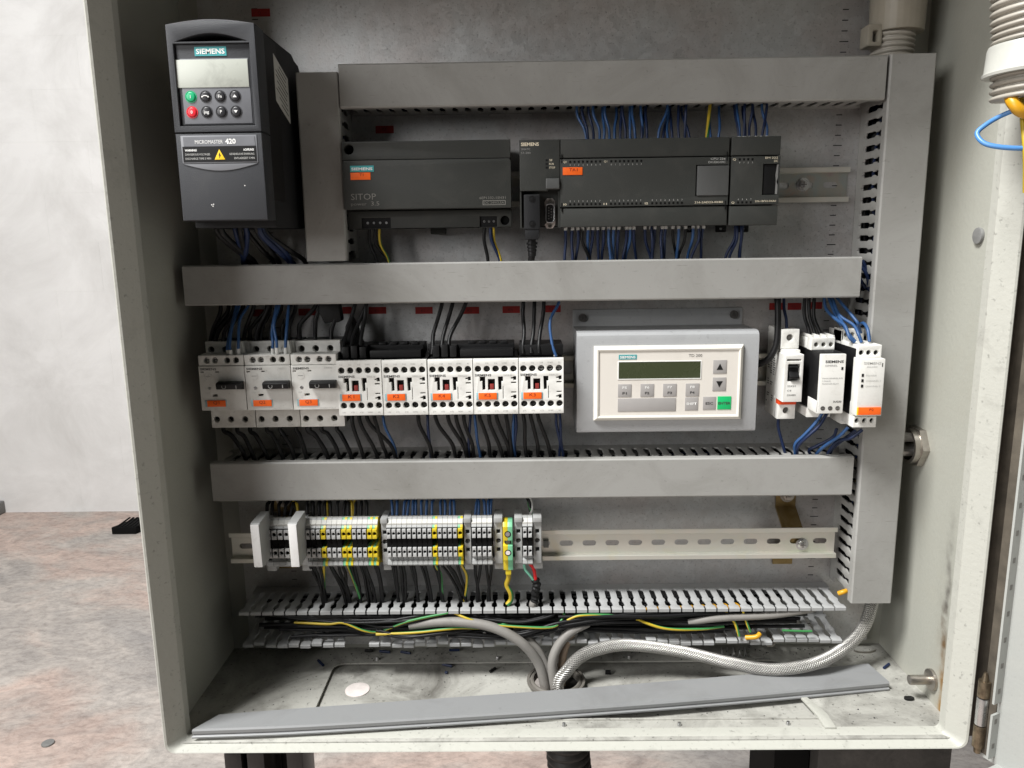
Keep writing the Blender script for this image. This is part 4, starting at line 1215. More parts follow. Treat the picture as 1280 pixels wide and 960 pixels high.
# wiring kits that bridge two contactors
for (xa, xb, lab) in ((-183, -96, 'black moulded wiring kit bridging contactors K1 and K2 on top'), (-93, -4, 'black moulded wiring kit bridging contactors K4 and K5 on top')):
    g = thing('wiring_kit', ((xa + xb) / 2, 30, -116), lab, 'wiring kit')
    t = B(); t.box(xa, xb - 2, 20, 52, -115.2, -104, bev=1.0); t.part('bridge_body', 'black_plastic', g)
    t = B(); t.box(xa + 33, xb - 3, 50, 66, -115, -107.5, bev=0.8); t.part('top_bar', 'black_plastic', g)
    for i in range(3):
        t = B(); t.box(xa + 6 + 8.6 * i, xa + 12.5 + 8.6 * i, 50, 68, -115, -103.5 + (i % 2), bev=0.8); t.part('lug', 'black_plastic', g)
    for i in range(4):
        t = B(); t.box(xa + 40 + 11 * i, xa + 47 + 11 * i, 40, 52, -104.2, -101.5, bev=0.6); t.part('rib', 'black_plastic', g)
    t = B(); t.box(xa + 4, xb - 6, 30, 66, -174.2, -171.6, bev=0.6); t.part('lower_bridge', 'black_plastic', g)
t = B(); t.box(-1, 43, 20, 60, -115.2, -104.5, bev=1.0)
t.top('terminal_shroud', 'black_plastic', 'black terminal shroud on top of contactor K3', 'shroud')
t = B(); t.prism([(-181.5, -115), (-160, -115), (-170, -84), (-174, -76), (-179, -86)], 22, 40, 'xz', bev=1.0)
t.top('tape_wrap', 'tape_black', 'black tape hump rising beside motor breaker Q3', 'tape')

# ------------------------------------------------------------------ text display on its bracket
td = thing('text_display', (147, 2, -195), 'cream operator text display with green enter key on a silver bracket', 'display')
t = B()
t.slab([rect(56.5, 237, -97, -75.2), circ(66.8, -83.7, 2.2, 12), circ(227.8, -82.3, 2.2, 12)], 0.3, 2.4, 'xz', bev=0.3)
t.part('mounting_flange', 'bracket_silver', td)
t = B()
pr = [(0.5, -94.0)]
pr += [(2.6, -93.0), (50, -92.6), (56, -93.4), (59.2, -96.2), (60.2, -100), (60.2, -193), (59.4, -195.2), (57, -196), (20, -196)]
pr += [(20, -194.6), (56.5, -194.6), (58.6, -193), (58.6, -100), (57.8, -97.2), (55, -95), (50, -94.2)]
t.prism(pr, 56.8, 238.2, 'pz')
t.part('bracket_face', 'bracket_silver', td)
for x in (58.0, 236.6):
    t = B(); t.box(x - 0.9, x + 0.9, 0.8, 58.4, -194.4, -95.2); t.part('bracket_cheek', 'bracket_silver', td)
for (x, z) in ((66.8, -83.7), (227.8, -82.3)):
    t = B(); t.ring((x, 2.4, z), 'p', 4.4, 2.0, 0, 2.6, 20); t.cyl((x, 2.4, z), 'p', 2.0, 0, 0.8, 6); t.part('socket_screw', 'steel_dark', td)
bx, bz = 73.6, -106.4
BW, BH = 148.8, 76.0
t = B()
rings = [[(x, p, z) for x, z in rect(bx + d, bx + BW - d, bz - BH + d, bz - d)] for d, p in ((0, 60), (0, 62.2), (3.2, 65.6), (4.6, 65.2), (5.0, 64.4), (5.0, 60))]
t.sweep(rings); bzl = t.part('bezel', 'bezel_cream', td, angle=12)
t = B(); t.box(bx + 4.8, bx + BW - 4.8, 60, 64.2, bz - BH + 4.8, bz - 4.8); pn_ = t.part('front_panel', 'panel_cream', td)
def keyb(u0, u1, v0, v1, mat, texts=(), h=0.5):
    t = B(); t.box(bx + u0, bx + u1, 64.1, 64.2 + h, bz - v1, bz - v0, bev=0.15)
    k = t.part('key', mat, pn_)
    for (s, vv, hh, mt, ww) in texts:
        lettering(k, s, bx + (u0 + u1) / 2, 64.35 + h, bz - vv, hh, mt, 'CENTER', w=ww, bold=0.08)
    return k
t = B(); t.box(bx + 24.5, bx + 42.3, 64.1, 64.5, bz - 13.3, bz - 8.6); lg = t.part('maker_plate', 'logo_teal', pn_)
lettering(lg, 'SIEMENS', bx + 33.4, 64.65, bz - 12.2, 2.5, 'ink_white', 'CENTER', w=15.5, bold=0.1)
lettering(pn_, 'TD 200', bx + 94, 64.35, bz - 11.6, 3.0, 'ink_dark', 'LEFT', w=13.4)
t = B(); t.slab([rect(bx + 23.7, bx + 107, bz - 33.8, bz - 15.2), rect(bx + 24.6, bx + 106.2, bz - 33, bz - 16)], 64.1, 64.7, 'xz', bev=0.1); t.part('screen_frame', 'ink_white', pn_)
t = B(); t.box(bx + 24.6, bx + 106.2, 64.1, 64.4, bz - 33, bz - 16); t.part('screen', 'display_green', pn_)
for i, (u0, u1) in enumerate(((24, 37.4), (46.6, 60), (69.2, 82.7), (91.8, 105.3))):
    keyb(u0, u1, 38.4, 51.4, 'key_grey', (('F%d' % (5 + i), 43.0, 2.4, 'ink_white', 4.4), ('F%d' % (1 + i), 48.8, 2.4, 'ink_dark', 4.4)))
keyb(24, 82.3, 53.0, 66.4, 'key_grey')
keyb(91.6, 104.6, 52.6, 65.8, 'key_grey', (('SHIFT', 60.4, 2.6, 'ink_white', 10.4),))
keyb(109.6, 122.4, 52.2, 65.4, 'key_grey', (('ESC', 60.2, 2.6, 'ink_dark', 7.6),))
keyb(124.2, 137.8, 52.0, 65.4, 'key_green', (('ENTER', 60.2, 2.6, 'ink_dark', 12.2),))
for (v0, v1, sg) in ((15.0, 28.6, 1), (32.6, 46.2, -1)):
    k = keyb(118.6, 132.0, v0, v1, 'key_grey')
    vc = (v0 + v1) / 2
    b = B(); b.prism([(bx + 122.1, bz - vc - sg * 3), (bx + 128.5, bz - vc - sg * 3), (bx + 125.3, bz - vc + sg * 3.2)], 64.75, 64.95); b.part('arrow', 'ink_black', k)

# ------------------------------------------------------------------ miniature breaker and relays
mc = thing('miniature_breaker', (273, 0, -187), 'slim white single-pole circuit breaker with black toggle and orange strip', 'circuit breaker')
MX0, MX1 = 263.6, 281.6
t = B(); t.box(MX0, MX1, 7.8, 42, -186, -93.6, bev=0.7); hs = t.part('housing', 'white_plastic', mc)
t = B()
for (p, z, w, h) in ((16, -128, 7, 14), (24, -128, 5, 18), (33, -126, 7, 20), (16, -150, 6, 8), (26, -152, 8, 7), (18, -165, 9, 6), (30, -166, 6, 9), (14, -174, 6, 4)):
    for k in range(int(h / 2.4)):
        t.box(MX0 - 0.15, MX0 + 0.1, p - w / 2, p + w / 2 - R.uniform(0, w / 2), z - k * 2.4, z - k * 2.4 + 1.1)
t.part('side_print', 'ink_dark', hs)
rvm = B().cyl((0, 0, 0), 'x', 1.8, -0.7, 0.2, 10, bev=0.2).mesh('rivet', 'white_plastic')
for p, z in ((12, -100), (12, -180), (40, -118), (38, -165), (24, -112)):
    share('rivet', rvm, hs, MX0, p, z)
for (z0, z1, zc) in ((-113.0, -93.4, -101.8), (-186.0, -170.5, -177.2)):
    t = B(); t.slab([rect(MX0, MX1, z0, z1), circ(MX0 + 8.8, zc, 3.5)], 40, 49.5, 'xz', bev=0.4); t.part('terminal_face', 'white_plastic', mc)
    t = B(); t.cyl((MX0 + 8.8, 41, zc), 'p', 3.4, 0, 3, 14); t.part('terminal_screw', 'steel_dark', mc)
t = B(); t.box(MX0 + 0.2, MX1 - 0.2, 40, 51.5, -170.3, -165.2); t.part('orange_strip', 'strip_orange', mc)
t = B(); t.box(MX0 + 0.5, MX1 - 0.5, 40, 56, -120, -113.4, bev=0.5); t.part('shoulder', 'white_plastic', mc)
t = B(); t.slab([rect(MX0 - 0.6, MX1 + 0.4, -165.0, -117.0), rrect(MX0 + 3.2, MX1 - 2.8, -144, -126.5, 1.0), rect(MX0 + 2.0, MX1 - 1.8, -123.4, -121.6)], 42, 64.5, 'xz', bev=0.5); t.part('nose', 'white_plastic', mc)
t = B(); t.box(MX0 + 1, MX1 - 1, 45, 56, -146, -118); t.part('nose_core', 'black_matte', mc)
t = B(); t.prism([(54, -142), (62, -142.6), (67.5, -140.6), (68, -138.6), (62.5, -134.5), (62, -131.5), (65.5, -129.4), (64, -128.2), (54, -128)], MX0 + 4.6, MX1 - 4.2, 'pz', bev=0.6); t.part('toggle', 'black_plastic', mc)
for k, (s, w) in enumerate((('5SX21', 8), ('C4', 4), ('230/400V', 9))):
    lettering(mc, s, MX0 + 3.4, 64.7, -149.6 - 4.6 * k, 1.9, 'ink_dark', 'LEFT', w=w)

def relay(name, x0, x1, pf, label):
    return thing(name, ((x0 + x1) / 2, 0, -190), label, 'relay')
# phase monitoring relay
X0, X1 = 289.6, 313.6
ra = relay('monitoring_relay', X0, X1, 88, 'white fronted monitoring relay with black sides beside the miniature breaker')
t = B(); t.box(X0 + 0.6, X1 - 0.6, 7.8, 84, -172, -112.5, bev=1.0); t.part('housing', 'black_plastic', ra)
t = B(); t.box(X0, X1, 84, 88.5, -171.6, -113.2, bev=0.6); fp = t.part('front_plate', 'white_plastic', ra)
U3 = [4.4, 11.6, 19.0]
t = B(); t.slab([rect(X0, X1 - 1, -113.0, -100.6)] + [circ(X0 + u + 0.6, -107.6, 2.3, 14) for u in U3], 50, 62, 'xz', bev=0.4)
for i in range(4): t.box(X0 + 0.2 + 6.9 * i, X0 + 1.8 + 6.9 * i, 36, 61.4, -100.8, -98.4)
t.box(X0, X1 - 1, 20, 50, -112.6, -101.4, bev=0.5); t.part('upper_terminals', 'white_plastic', ra)
for u in U3:
    share('terminal_screw', well, ra, X0 + u + 0.6, 51, -107.6)
t = B(); t.box(X0, X1, 22, 60, -182, -172.4, bev=0.6); t.box(X0, X1, 60, 86, -172.4, -160, bev=0.6); t.part('lower_terminals', 'white_plastic', ra)
for i, u in enumerate((4.4, 11.6, 18.8)):
    b = B(); b.cyl((X0 + u, 87.6, -166.4), 'p', 2.2, 0, 1.2, 14); b.box(X0 + u - 1.6, X0 + u + 1.6, 88.7, 88.95, -166.8, -166.0, mi=1); b.part('terminal_screw', ['steel_dark', 'steel'], fp)
lettering(fp, 'SIEMENS', X0 + 4.2, 88.7, -121.6, 2.5, 'ink_dark', 'LEFT', w=17.6, bold=0.08)
lettering(fp, 'SIMIREL', X0 + 4.2, 88.7, -125.2, 1.8, 'ink_grey', 'LEFT', w=12)
for k, (s, w) in enumerate((('PHASENRELAIS', 19.5), ('3 PHASE', 8), ('MONITOR RELAY', 16))):
    lettering(fp, s, X0 + 2.4, 88.7, -137.4 - 2.7 * k, 1.3, 'ink_grey', 'LEFT', w=w)
lettering(fp, '3UG30', X0 + 14, 88.7, -160.8, 1.9, 'ink_dark', 'LEFT', w=8, bold=0.05)
b = B(); b.box(X0 + 20, X0 + 21.8, 88.4, 88.8, -128.6, -125.8); b.part('status_lamp', 'black_plastic', fp)
# two-channel relay
X0, X1 = 321.6, 346.0
rb = relay('channel_relay', X0, X1, 100, 'white two-channel relay with orange tag in front of the tall upright duct')
t = B(); t.box(X0 + 1.2, X1 - 1.0, 7.8, 88, -180, -108, bev=1.0); t.part('housing', 'black_plastic', rb)
t = B(); t.box(X0, X1, 86, 100, -171.8, -116.4, bev=0.8); fp = t.part('front_plate', 'white_plastic', rb)
t = B()
t.slab([rect(X0 + 1.4, X1 - 0.6, -116.2, -104.4)] + [circ(X0 + 4.8 + 7.0 * i, -111.6, 2.5, 14) for i in range(3)], 70, 92, 'xz', bev=0.4)
t.box(X0 + 1.4, X1 - 0.6, 50, 70, -118, -104.6, bev=0.6); t.part('upper_terminals', 'white_plastic', rb)
t = B()
t.slab([rect(X0 + 1.4, X1 - 0.6, -106, -93.5)] + [circ(X0 + 6 + 6.4 * i, -99.0, 2.3, 14) for i in range(3)], 32, 52, 'xz', bev=0.4); t.box(X0 + 1.4, X0 + 3.2, 20, 52, -112, -95, bev=0.4); t.part('rear_terminals', 'white_plastic', rb)
t = B()
t.slab([rect(X0 + 0.6, X1 - 1.6, -184.6, -173.8)] + [circ(X0 + 4.4 + 7.2 * i, -178.0, 2.5, 14) for i in range(3)], 66, 94, 'xz', bev=0.4)
t.box(X0 + 0.4, X1 - 1.8, 40, 66, -188, -172, bev=0.8); t.box(X0 + 0.4, X0 + 4, 84, 92, -173.6, -160, bev=0.5); t.part('lower_terminals', 'white_plastic', rb)
for i in range(3):
    share('terminal_screw', well, rb, X0 + 4.8 + 7.0 * i, 84, -111.6); share('terminal_screw', well, rb, X0 + 4.4 + 7.2 * i, 86, -178.0)
t = B(); t.box(X0 + 1.6, X1 - 1.2, 99.8, 101.0, -170.6, -163.2, bev=0.2); tg = t.part('equipment_tag', 'tag_orange', rb)
lettering(tg, 'P2', X0 + 14, 101.2, -166.6, 2.6, 'tag_ink', 'CENTER', w=4)
b = B(); b.box(X0 + 0.6, X0 + 1.7, 99.9, 100.9, -170.6, -163.2); b.part('tag_end', 'warning_yellow', rb)
lettering(fp, 'SIEMENS', X0 + 4, 100.2, -121.6, 2.4, 'ink_pale', 'LEFT', w=16.5, bold=0.05)
lettering(fp, 'SIGUARD', X0 + 7, 100.2, -124.8, 1.7, 'ink_pale', 'LEFT', w=10)
for k, s in enumerate(('POWER', 'CHANNEL 1', 'CHANNEL 2')):
    b = B(); b.box(X0 + 2.8, X0 + 4.8, 99.9, 100.3, -133.4 - 5.2 * k, -130.6 - 5.2 * k); b.part('status_lamp', 'black_plastic', fp)
    lettering(fp, s, X0 + 7, 100.2, -133.0 - 5.2 * k, 1.5, 'ink_pale', 'LEFT', w=(10, 14, 14)[k])
b = B(); b.box(X1 - 3.0, X1 - 2.2, 99.9, 100.2, -124.0, -120.4); b.part('print_mark', 'ink_dark', fp)

# ------------------------------------------------------------------ terminal strip on the raised rail
TP = 67.0
def term_mesh(w):
    g = w - 0.25
    body = B()
    prof_ = [(34, -340), (34, -304), (38.5, -297), (48, -287), (57, -285.4), (60, -290), (TP - 3, -294), (TP - 3, -305.6), (46, -306.5), (46, -314.5), (TP - 3, -315.4), (TP - 3, -326), (60, -329), (60, -331), (64, -331.6), (65, -335), (63, -337), (46, -338), (42, -342)]
    body.prism(prof_, -g / 2, g / 2, 'pz')
    return body
def terminal_kind(w, earth):
    m1, m2 = ('terminal_grey', 'terminal_light')
    bmesh_ = None
    if earth:
        b = B()
        prof_ = [(34, -340), (34, -304), (38.5, -297), (48, -287), (57, -285.4), (60, -290), (TP - 3, -294), (TP - 3, -305.6), (46, -306.5), (46, -314.5), (TP - 3, -315.4), (TP - 3, -326), (60, -329), (60, -331), (64, -331.6), (65, -335), (63, -337), (46, -338), (42, -342)]
        g = w - 0.25
        b.prism(prof_, -g / 2, 0, 'pz', mi=0); b.prism(prof_, 0.001, g / 2, 'pz', mi=1)
        body = b.mesh('body', ['pe_green', 'pe_yellow'])
    else:
        body = term_mesh(w).mesh('body', m1)
    cl = []
    for zc in (-300.2, -320.6):
        c = B()
        hw = (w - (0.7 if earth else 1.5)) / 2
        c.slab([rect(-hw, hw, zc - 5.2, zc + 4.8), circ(0.1, zc + 0.3, min(2.3, hw - 0.22), 12)], TP - 3.2, TP, 'xz', bev=0.12)
        cl.append(c.mesh('clamp', ['pe_yellow'] if earth else [m2]))
    hb = []
    for zc in (-300.2, -320.6):
        c = B(); c.cyl((0.2, TP - 3.1, zc + 0.3), 'p', min(2.25, (w - 0.9) / 2 - 0.2), 0, 0.4, 12); hb.append(c.mesh('wire_entry', 'black_matte'))
    mk = B(); mk.prism([(50, -286.6), (56, -285.6), (62.4, -290.4), (62.2, -292.6), (56, -287.6), (50, -288)], -(w - 0.12) / 2, (w - 0.12) / 2, 'pz'); mkm = mk.mesh('marker', 'marker_white')
    ch = B(); ch.box(-(w - 0.3) / 2, (w - 0.3) / 2, TP - 3.2, TP - 2.7, -325.8, -294.6); ch.box(-(w - 0.3) / 2, (w - 0.3) / 2, 46.5, 60, -314.2, -306.8)  # black backing and insert paint shade between the clamps and in the recess
    return body, cl, hb, mkm, (None if earth else ch.mesh('shade_backing', 'black_matte'))
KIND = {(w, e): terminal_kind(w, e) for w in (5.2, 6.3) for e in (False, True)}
def tx(px):
    return -150.0 + (px - 472.0) * 0.8262
def terminal(x, w, earth, num, label, group):
    body, cl, hb, mkm, shade_me = KIND[(w, earth)]
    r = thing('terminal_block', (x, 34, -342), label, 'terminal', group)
    for nm, me in (('body', body), ('clamp', cl[0]), ('clamp', cl[1]), ('wire_entry', hb[0]), ('wire_entry', hb[1]), ('marker', mkm)) + ((('shade_backing', shade_me),) if shade_me else ()):
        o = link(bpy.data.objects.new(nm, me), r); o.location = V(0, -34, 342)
    b = lettering(r, str(num), x, 60.6, -289.9, 1.9, 'ink_dark', 'CENTER', w=1.4)
    b.rotation_euler.x = -0.62
    return r
def end_bracket(x, label, holder=False, w=8.0, group=None):
    r = thing('end_bracket', (x, 31, -345), label, 'end bracket', group)
    t = B()
    t.slab([[(x - w / 2, -337), (x + w / 2, -337), (x + w / 2, -288), (x - w / 2, -288)], circ(x, -311.5, 2.7, 14), rect(x - 2, x + 2, -303.5, -299), rect(x - 2, x + 2, -323.5, -319)], 52, 60, 'xz', bev=0.3)
    t.box(x - w / 2, x + w / 2, 34, 52, -345, -286, bev=0.5); t.box(x - w / 2 - 0.5, x + w / 2 + 1.5, 34, 54, -346, -337.5, bev=0.6)
    t.box(x - w / 2 - 0.3, x + w / 2 + 0.3, 40, 63, -290.5, -285.2, bev=0.7)
    t.part('body', 'terminal_grey', r)
    t = B(); t.cyl((x, 52.5, -311.5), 'p', 2.6, 0, 4, 14); t.box(x - 2, x + 2, 56.4, 56.8, -311.9, -311.1, mi=1); t.part('clamp_screw', ['steel_dark', 'black_matte'], r)
    if holder:
        t = B(); t.prism([(61, -276), (91, -277.5), (93, -279.5), (90.5, -324), (88, -325.5), (61, -324)], x - 4.6, x + 4.6, 'pz', bev=0.5)
        t.part('label_holder', 'terminal_grey', r)
        t = B(); t.prism([(93.2, -278.5), (94.0, -278.5), (91.6, -324.8), (90.8, -324.8)], x - 4.2, x + 4.2, 'pz', bev=0.2); t.part('label_card', 'holder_white', r)
    return r
end_bracket(-268.8, 'end bracket with tall white label holder at the free end of the terminal strip', True)
end_bracket(-231.0, 'end bracket with tall white label holder between two groups of terminals', True)
for i in range(5):
    e = i == 4
    terminal(tx(332.2 + 7.75 * i), 6.3, e, i + 1, 'green and yellow earth terminal beside the second tall white holder' if e else 'wide grey terminal between the two tall white label holders', 'terminals between the white holders')
pat = '000e000ee000ee'
for i, ch in enumerate(pat):
    e = ch == 'e'
    terminal(tx(382.6 + 6.5 * i), 5.2, e, (i % 9) + 1, ('green and yellow earth terminal' if e else 'narrow grey terminal') + ' in the block that follows the second white holder', 'earth terminals, middle block' if e else 'grey terminals, middle block')
end_bracket(tx(478.4), 'grey end bracket with a screw, beside a yellow-green terminal', w=6.4)
pat = '000000000e0000e'
for i, ch in enumerate(pat):
    e = ch == 'e'
    terminal(tx(484.8 + 6.45 * i), 5.2, e, (i % 9) + 1, ('green and yellow earth terminal' if e else 'narrow grey terminal') + ' in the long block fed by blue wires', 'earth terminals, long block' if e else 'grey terminals, long block')
end_bracket(tx(584.0), 'grey end bracket between the long block and the four-terminal block', w=7.0)
for i in range(4):
    terminal(tx(592.4 + 6.6 * i), 5.2, False, i + 1, 'narrow grey terminal in the short block of four', 'grey terminals, block of four')
end_bracket(tx(623.0), 'grey end bracket beside the large yellow-green earth terminal', w=8.4)
x = tx(635.0)
pe = thing('earth_terminal', (x, 34, -344), 'large screw-type yellow and green earth terminal with thick earth wire', 'earth terminal')
prof_ = [(34, -344), (34, -300), (48, -290), (62, -290), (66, -294), (66, -309), (62, -310), (62, -314), (66, -315), (66, -331), (61, -333), (61, -344)]
for a, c, mt in ((x - 5.0, x, 'pe_yellow'), (x + 0.01, x + 5.0, 'pe_green')):
    b = B(); b.prism(prof_, a, c, 'pz', bev=0.3); b.part('body_half', mt, pe)
for z, mt in ((-302, 'steel'), (-312, 'steel_dark'), (-322.5, 'disc_pink')):
    b = B(); b.ring((x, 65.9 if z != -312 else 62, z), 'p', 3.4, 2.6, 0, 0.4, 18, mi=1); b.cyl((x, 65.0 if z != -312 else 61.5, z), 'p', 2.5, 0, 1.2, 14); b.part('clamp_screw', [mt, 'black_matte'], pe)
b = B(); b.box(x - 3, x + 3, 46, 60, -350, -343.8, bev=0.6); b.part('outlet', 'pe_yellow', pe)
end_bracket(tx(648.5), 'grey end bracket between the earth terminal and the last two terminals', w=7.6)
for i in range(2):
    terminal(tx(656.6 + 6.6 * i), 5.2, False, i + 1, 'one of two narrow grey terminals with red and white wires', 'last pair of terminals')
end_bracket(tx(672.5), 'grey end bracket at the open end of the terminal strip by the bare rail', w=8.4)
B().box(tx(681), tx(688), 32, 36, -330, -322, bev=0.6).top('rail_stop', 'plug_grey', 'small grey stop clipped into the bare raised rail', 'rail stop')

# ------------------------------------------------------------------ wires
GY = ['wire_yellow', 'wire_green']
def wire(pts, r, mat, label, group, name='wire', ferrule=None, sub=6):
    b = B()
    if len(pts) > 3:
        pts = [pts[0]] + [(q[0] + R.uniform(-0.9, 0.9), q[1] + R.uniform(-1.2, 1.2), q[2] + R.uniform(-1.0, 1.0)) for q in pts[1:-1]] + [pts[-1]]
    if mat == 'gy':
        b.tube(pts, r, 8, sub, split=5, twist=2.4); mats = list(GY)
    else:
        b.tube(pts, r, 8, sub); mats = [mat]
    if ferrule:
        q, ln, rr = ferrule
        b.cyl(q, 'z', rr, 0, ln, 10, mi=len(mats)); mats.append('ferrule')
    return b.top(name, mats, label, 'wire', group, angle=60)

def drop(a, c, r, mat, label, group, bow=0.0, ferrule=None, jit=2.0, stiff=0.35):
    """a wire that leaves a straight down, swings over and arrives at c straight"""
    dz = c[2] - a[2]
    q1 = (a[0] + bow * 0.5 + R.uniform(-jit, jit) * 0.3, lerp(a[1], c[1], 0.2) + R.uniform(-jit, jit), a[2] + dz * stiff)
    q2 = (c[0] - (c[0] - a[0]) * 0.22 + bow + R.uniform(-jit, jit) * 0.3, lerp(a[1], c[1], 0.8) + R.uniform(-jit, jit), a[2] + dz * 0.70)
    return wire([a, q1, q2, c], r, mat, label, group, ferrule=ferrule)

BLU = ['wire_navy', 'wire_blue', 'wire_blue', 'wire_navy']
# controller, top row
lab, grp = 'blue control wire with pale ferrule entering the top of the controller', 'blue wires into the top of the controller'
TOPS = ((57.8, 67.2), (63, 68.3), (68.9, 73.4), (73.6, 79.2), (83.5, 83.2), (85.2, 88.8), (96, 93.9), (101.4, 99.3), (101.8, 104.4), (109.1, 109), (111.3, 114.2), (119.4, 119.8), (124.8, 120.5), (125.7, 125.5), (145, 135.7), (147.2, 140.4), (146.2, 145.8), (148.4, 150.1), (156.4, 156.3), (164, 161.9), (161.2, 167), (187.7, 187.2), (198.4, 193.7),)
for i, (xa, xb) in enumerate(TOPS):
    drop((xa, 34 + R.uniform(-8, 8), 134), (xb, 46, 90), 1.35, R.choice(BLU), lab, grp, ferrule=((xb, 46, 90.2), 3.6, 1.7))
lab, grp = 'blue control wire entering the top of the narrow expansion module', 'blue wires into the expansion module top'
for (xa, xb) in ((212.4, 214.8), (211, 213.8), (220.1, 218.5), (221.8, 220.2), (227.7, 224.4), (230, 230.3), (240.5, 235.4), (236.3, 240.8),):
    drop((xa, 34 + R.uniform(-8, 8), 134), (xb, 46, 90.4), 1.35, R.choice(BLU), lab, grp, ferrule=((xb, 46, 90.8), 3.6, 1.7))
for (xa, xb) in ((187.7, 182.7),):
    drop((xa, 36, 134), (xb, 46, 90), 1.7, 'gy', 'green and yellow earth wire entering the top of the controller', None)
# controller, bottom row
lab, grp = 'dark blue control wire leaving the underside of the controller', 'dark blue wires below the controller'
for (xa, xb) in ((46.4, 45), (53.3, 53.6), (58.5, 55.5), (63.1, 70.6), (68.8, 70.6), (73.4, 71.7), (78, 80.6), (83.7, 83.3), (89, 91.5), (94, 93.8), (99.1, 97.3), (106.6, 104.2), (110.1, 106.5), (114, 119.3), (124.9, 134.4), (130.7, 133.2), (134.6, 134.4), (142.1, 143.2), (145.5, 144.8), (152.4, 158.7), (158.1, 158), (165, 158.7), (172.5, 170.3), (177.5, 171.4), (182.8, 182.5),):
    drop((xa, 45, 13), (xb, 40 + R.uniform(-8, 8), -32), 1.5, R.choice(['wire_navy', 'wire_navy', 'wire_black', 'wire_blue']), lab, grp, ferrule=((xa, 45, 7.4), 3.4, 1.8))
lab, grp = 'dark blue wire leaving the underside of the expansion module', 'wires below the expansion module'
for (xa, xb) in ((214.1, 206.1), (215.2, 209.6), (219.8, 222.3), (221.2, 223.7),):
    drop((xa, 45, 13), (xb, 40 + R.uniform(-6, 6), -32), 1.5, R.choice(['wire_navy', 'wire_blue']), lab, grp)
# power supply
for (xa, xb, m_, l_) in (((-148.2, 46, 10.1)[0], (-141.5, 46, -18.2)[0], 'wire_black', 'black mains wire below the power supply mains terminals'), ((-141.8, 46, 10)[0], (-131.9, 46, -18.4)[0], 'wire_black', 'second black mains wire below the power supply, beside the earth wire'), ((-138.6, 46, 10)[0], (-129.5, 46, -18.4)[0], 'gy', 'green and yellow earth wire below the power supply'),
                       ((-33.8, 46, 8.5)[0], (-31.9, 46, -19.7)[0], 'wire_black', 'black output wire below the power supply output terminals'), ((-28.2, 46, 8.5)[0], (-17.6, 46, -19.9)[0], 'wire_navy', 'navy output wire below the power supply output terminals'), ((-25.1, 46, 8.4)[0], (-16.8, 46, -19.9)[0], 'gy', 'yellow-green wire at the power supply output terminals')):
    drop((xa, 45, 14), (xb, 42, -32), 1.3 if m_ == 'gy' else 1.7, m_, l_, None, jit=1)
# drive cables
lab, grp = 'thick dark cable hanging from the underside of the drive', 'cables below the drive'
for (a, c, r, m_) in (((-283.6, 90, 17.3), (-267.4, 40, -21.5), 3.2, 'wire_black'), ((-277.2, 95, 17.2), (-262.8, 44, -21.4), 3.0, 'wire_black'), ((-267.1, 90, 17.1), (-272.5, 44, -21.3), 2.4, 'wire_navy'), ((-260.8, 95, 16.9), (-270.7, 40, -21.5), 2.4, 'wire_black'),
                      ((-257.3, 92, 16.9), (-272.6, 46, -21.3), 2.6, 'wire_navy'), ((-258.5, 80, 17.2), (-245.5, 40, -21.8), 2.2, 'wire_black'), ((-246.9, 92, 16.8), (-238.7, 44, -21.8), 2.6, 'wire_black'), ((-243, 90, 16.8), (-226.3, 42, -22), 2.8, 'wire_navy'), ((-242, 84, 16.9), (-222.5, 44, -22), 2.4, 'wire_navy'), ((-241, 80, 16.9), (-214, 40, -22.2), 2.4, 'wire_black')):
    c = (c[0], c[1], -32); a = (a[0], a[1], 21)
    wire([a, (a[0] + 1, a[1] - 3, 8), (lerp(a[0], c[0], 0.55), lerp(a[1], c[1], 0.5), -8), (c[0] - 3, c[1] + 2, -20), c], r, m_, lab, grp)

# breakers, above
lab, grp = 'black power wire running up from the motor breakers', 'black wires above the motor breakers'
for (a, c) in (((-306.4, 40, -60.5), (-316.1, 40, -97.4)), ((-292.6, 42, -60.5), (-310.4, 42, -97.2)), ((-286.9, 44, -60.4), (-301.4, 44, -97)), ((-282.5, 36, -61.2), (-296.3, 40, -97.6)), ((-268.8, 40, -61), (-282.3, 40, -97.8)), ((-254.4, 44, -60.9), (-268.5, 44, -97.4)), ((-253.1, 38, -61.4), (-265, 40, -98)),
               ((-243.4, 40, -61.3), (-254.2, 40, -98.1)), ((-234.4, 40, -61.4), (-241, 40, -98.3)), ((-228.7, 40, -61.5), (-234.7, 42, -98.1)), ((-259.8, 40, -61.1), (-276.3, 36, -98.4)), ((-299.7, 34, -61.1), (-316.9, 34, -98.1))):
    drop((a[0], a[1], -50), (c[0], c[1] + 8, -100), 2.1, 'wire_black', lab, grp, jit=4)
lab, grp = 'blue control wire with grey ferrule in front of a motor breaker upper deck', 'blue wires at the motor breakers'
for (a, m1, c) in (((-286.9, 44, -60.4), (-288.3, 58, -80.1), (-290, 70, -106.6)), ((-283.7, 44, -60.5), (-285.9, 60, -79.9), (-286.8, 72, -106.3)), ((-274.7, 44, -60.6), (-279.1, 58, -76.2), (-279.5, 70, -105.1)), ((-246.2, 44, -61), (-248.4, 58, -84.6), (-245.3, 70, -105.5)), ((-243, 44, -61), (-244.3, 60, -80.4), (-240.6, 72, -104.5)), ((-234.1, 44, -61.1), (-233.7, 58, -80.7), (-232.5, 70, -104.9))):
    wire([(a[0], a[1], -48), a, m1, (c[0], c[1] - 1, c[2] + 7), c], 1.5, 'wire_blue', lab, grp, ferrule=((c[0], c[1], c[2] - 4), 6, 1.9))
lab, grp = 'black power wire curving down to the upper deck of breaker Q3', 'black wires above breaker Q3'
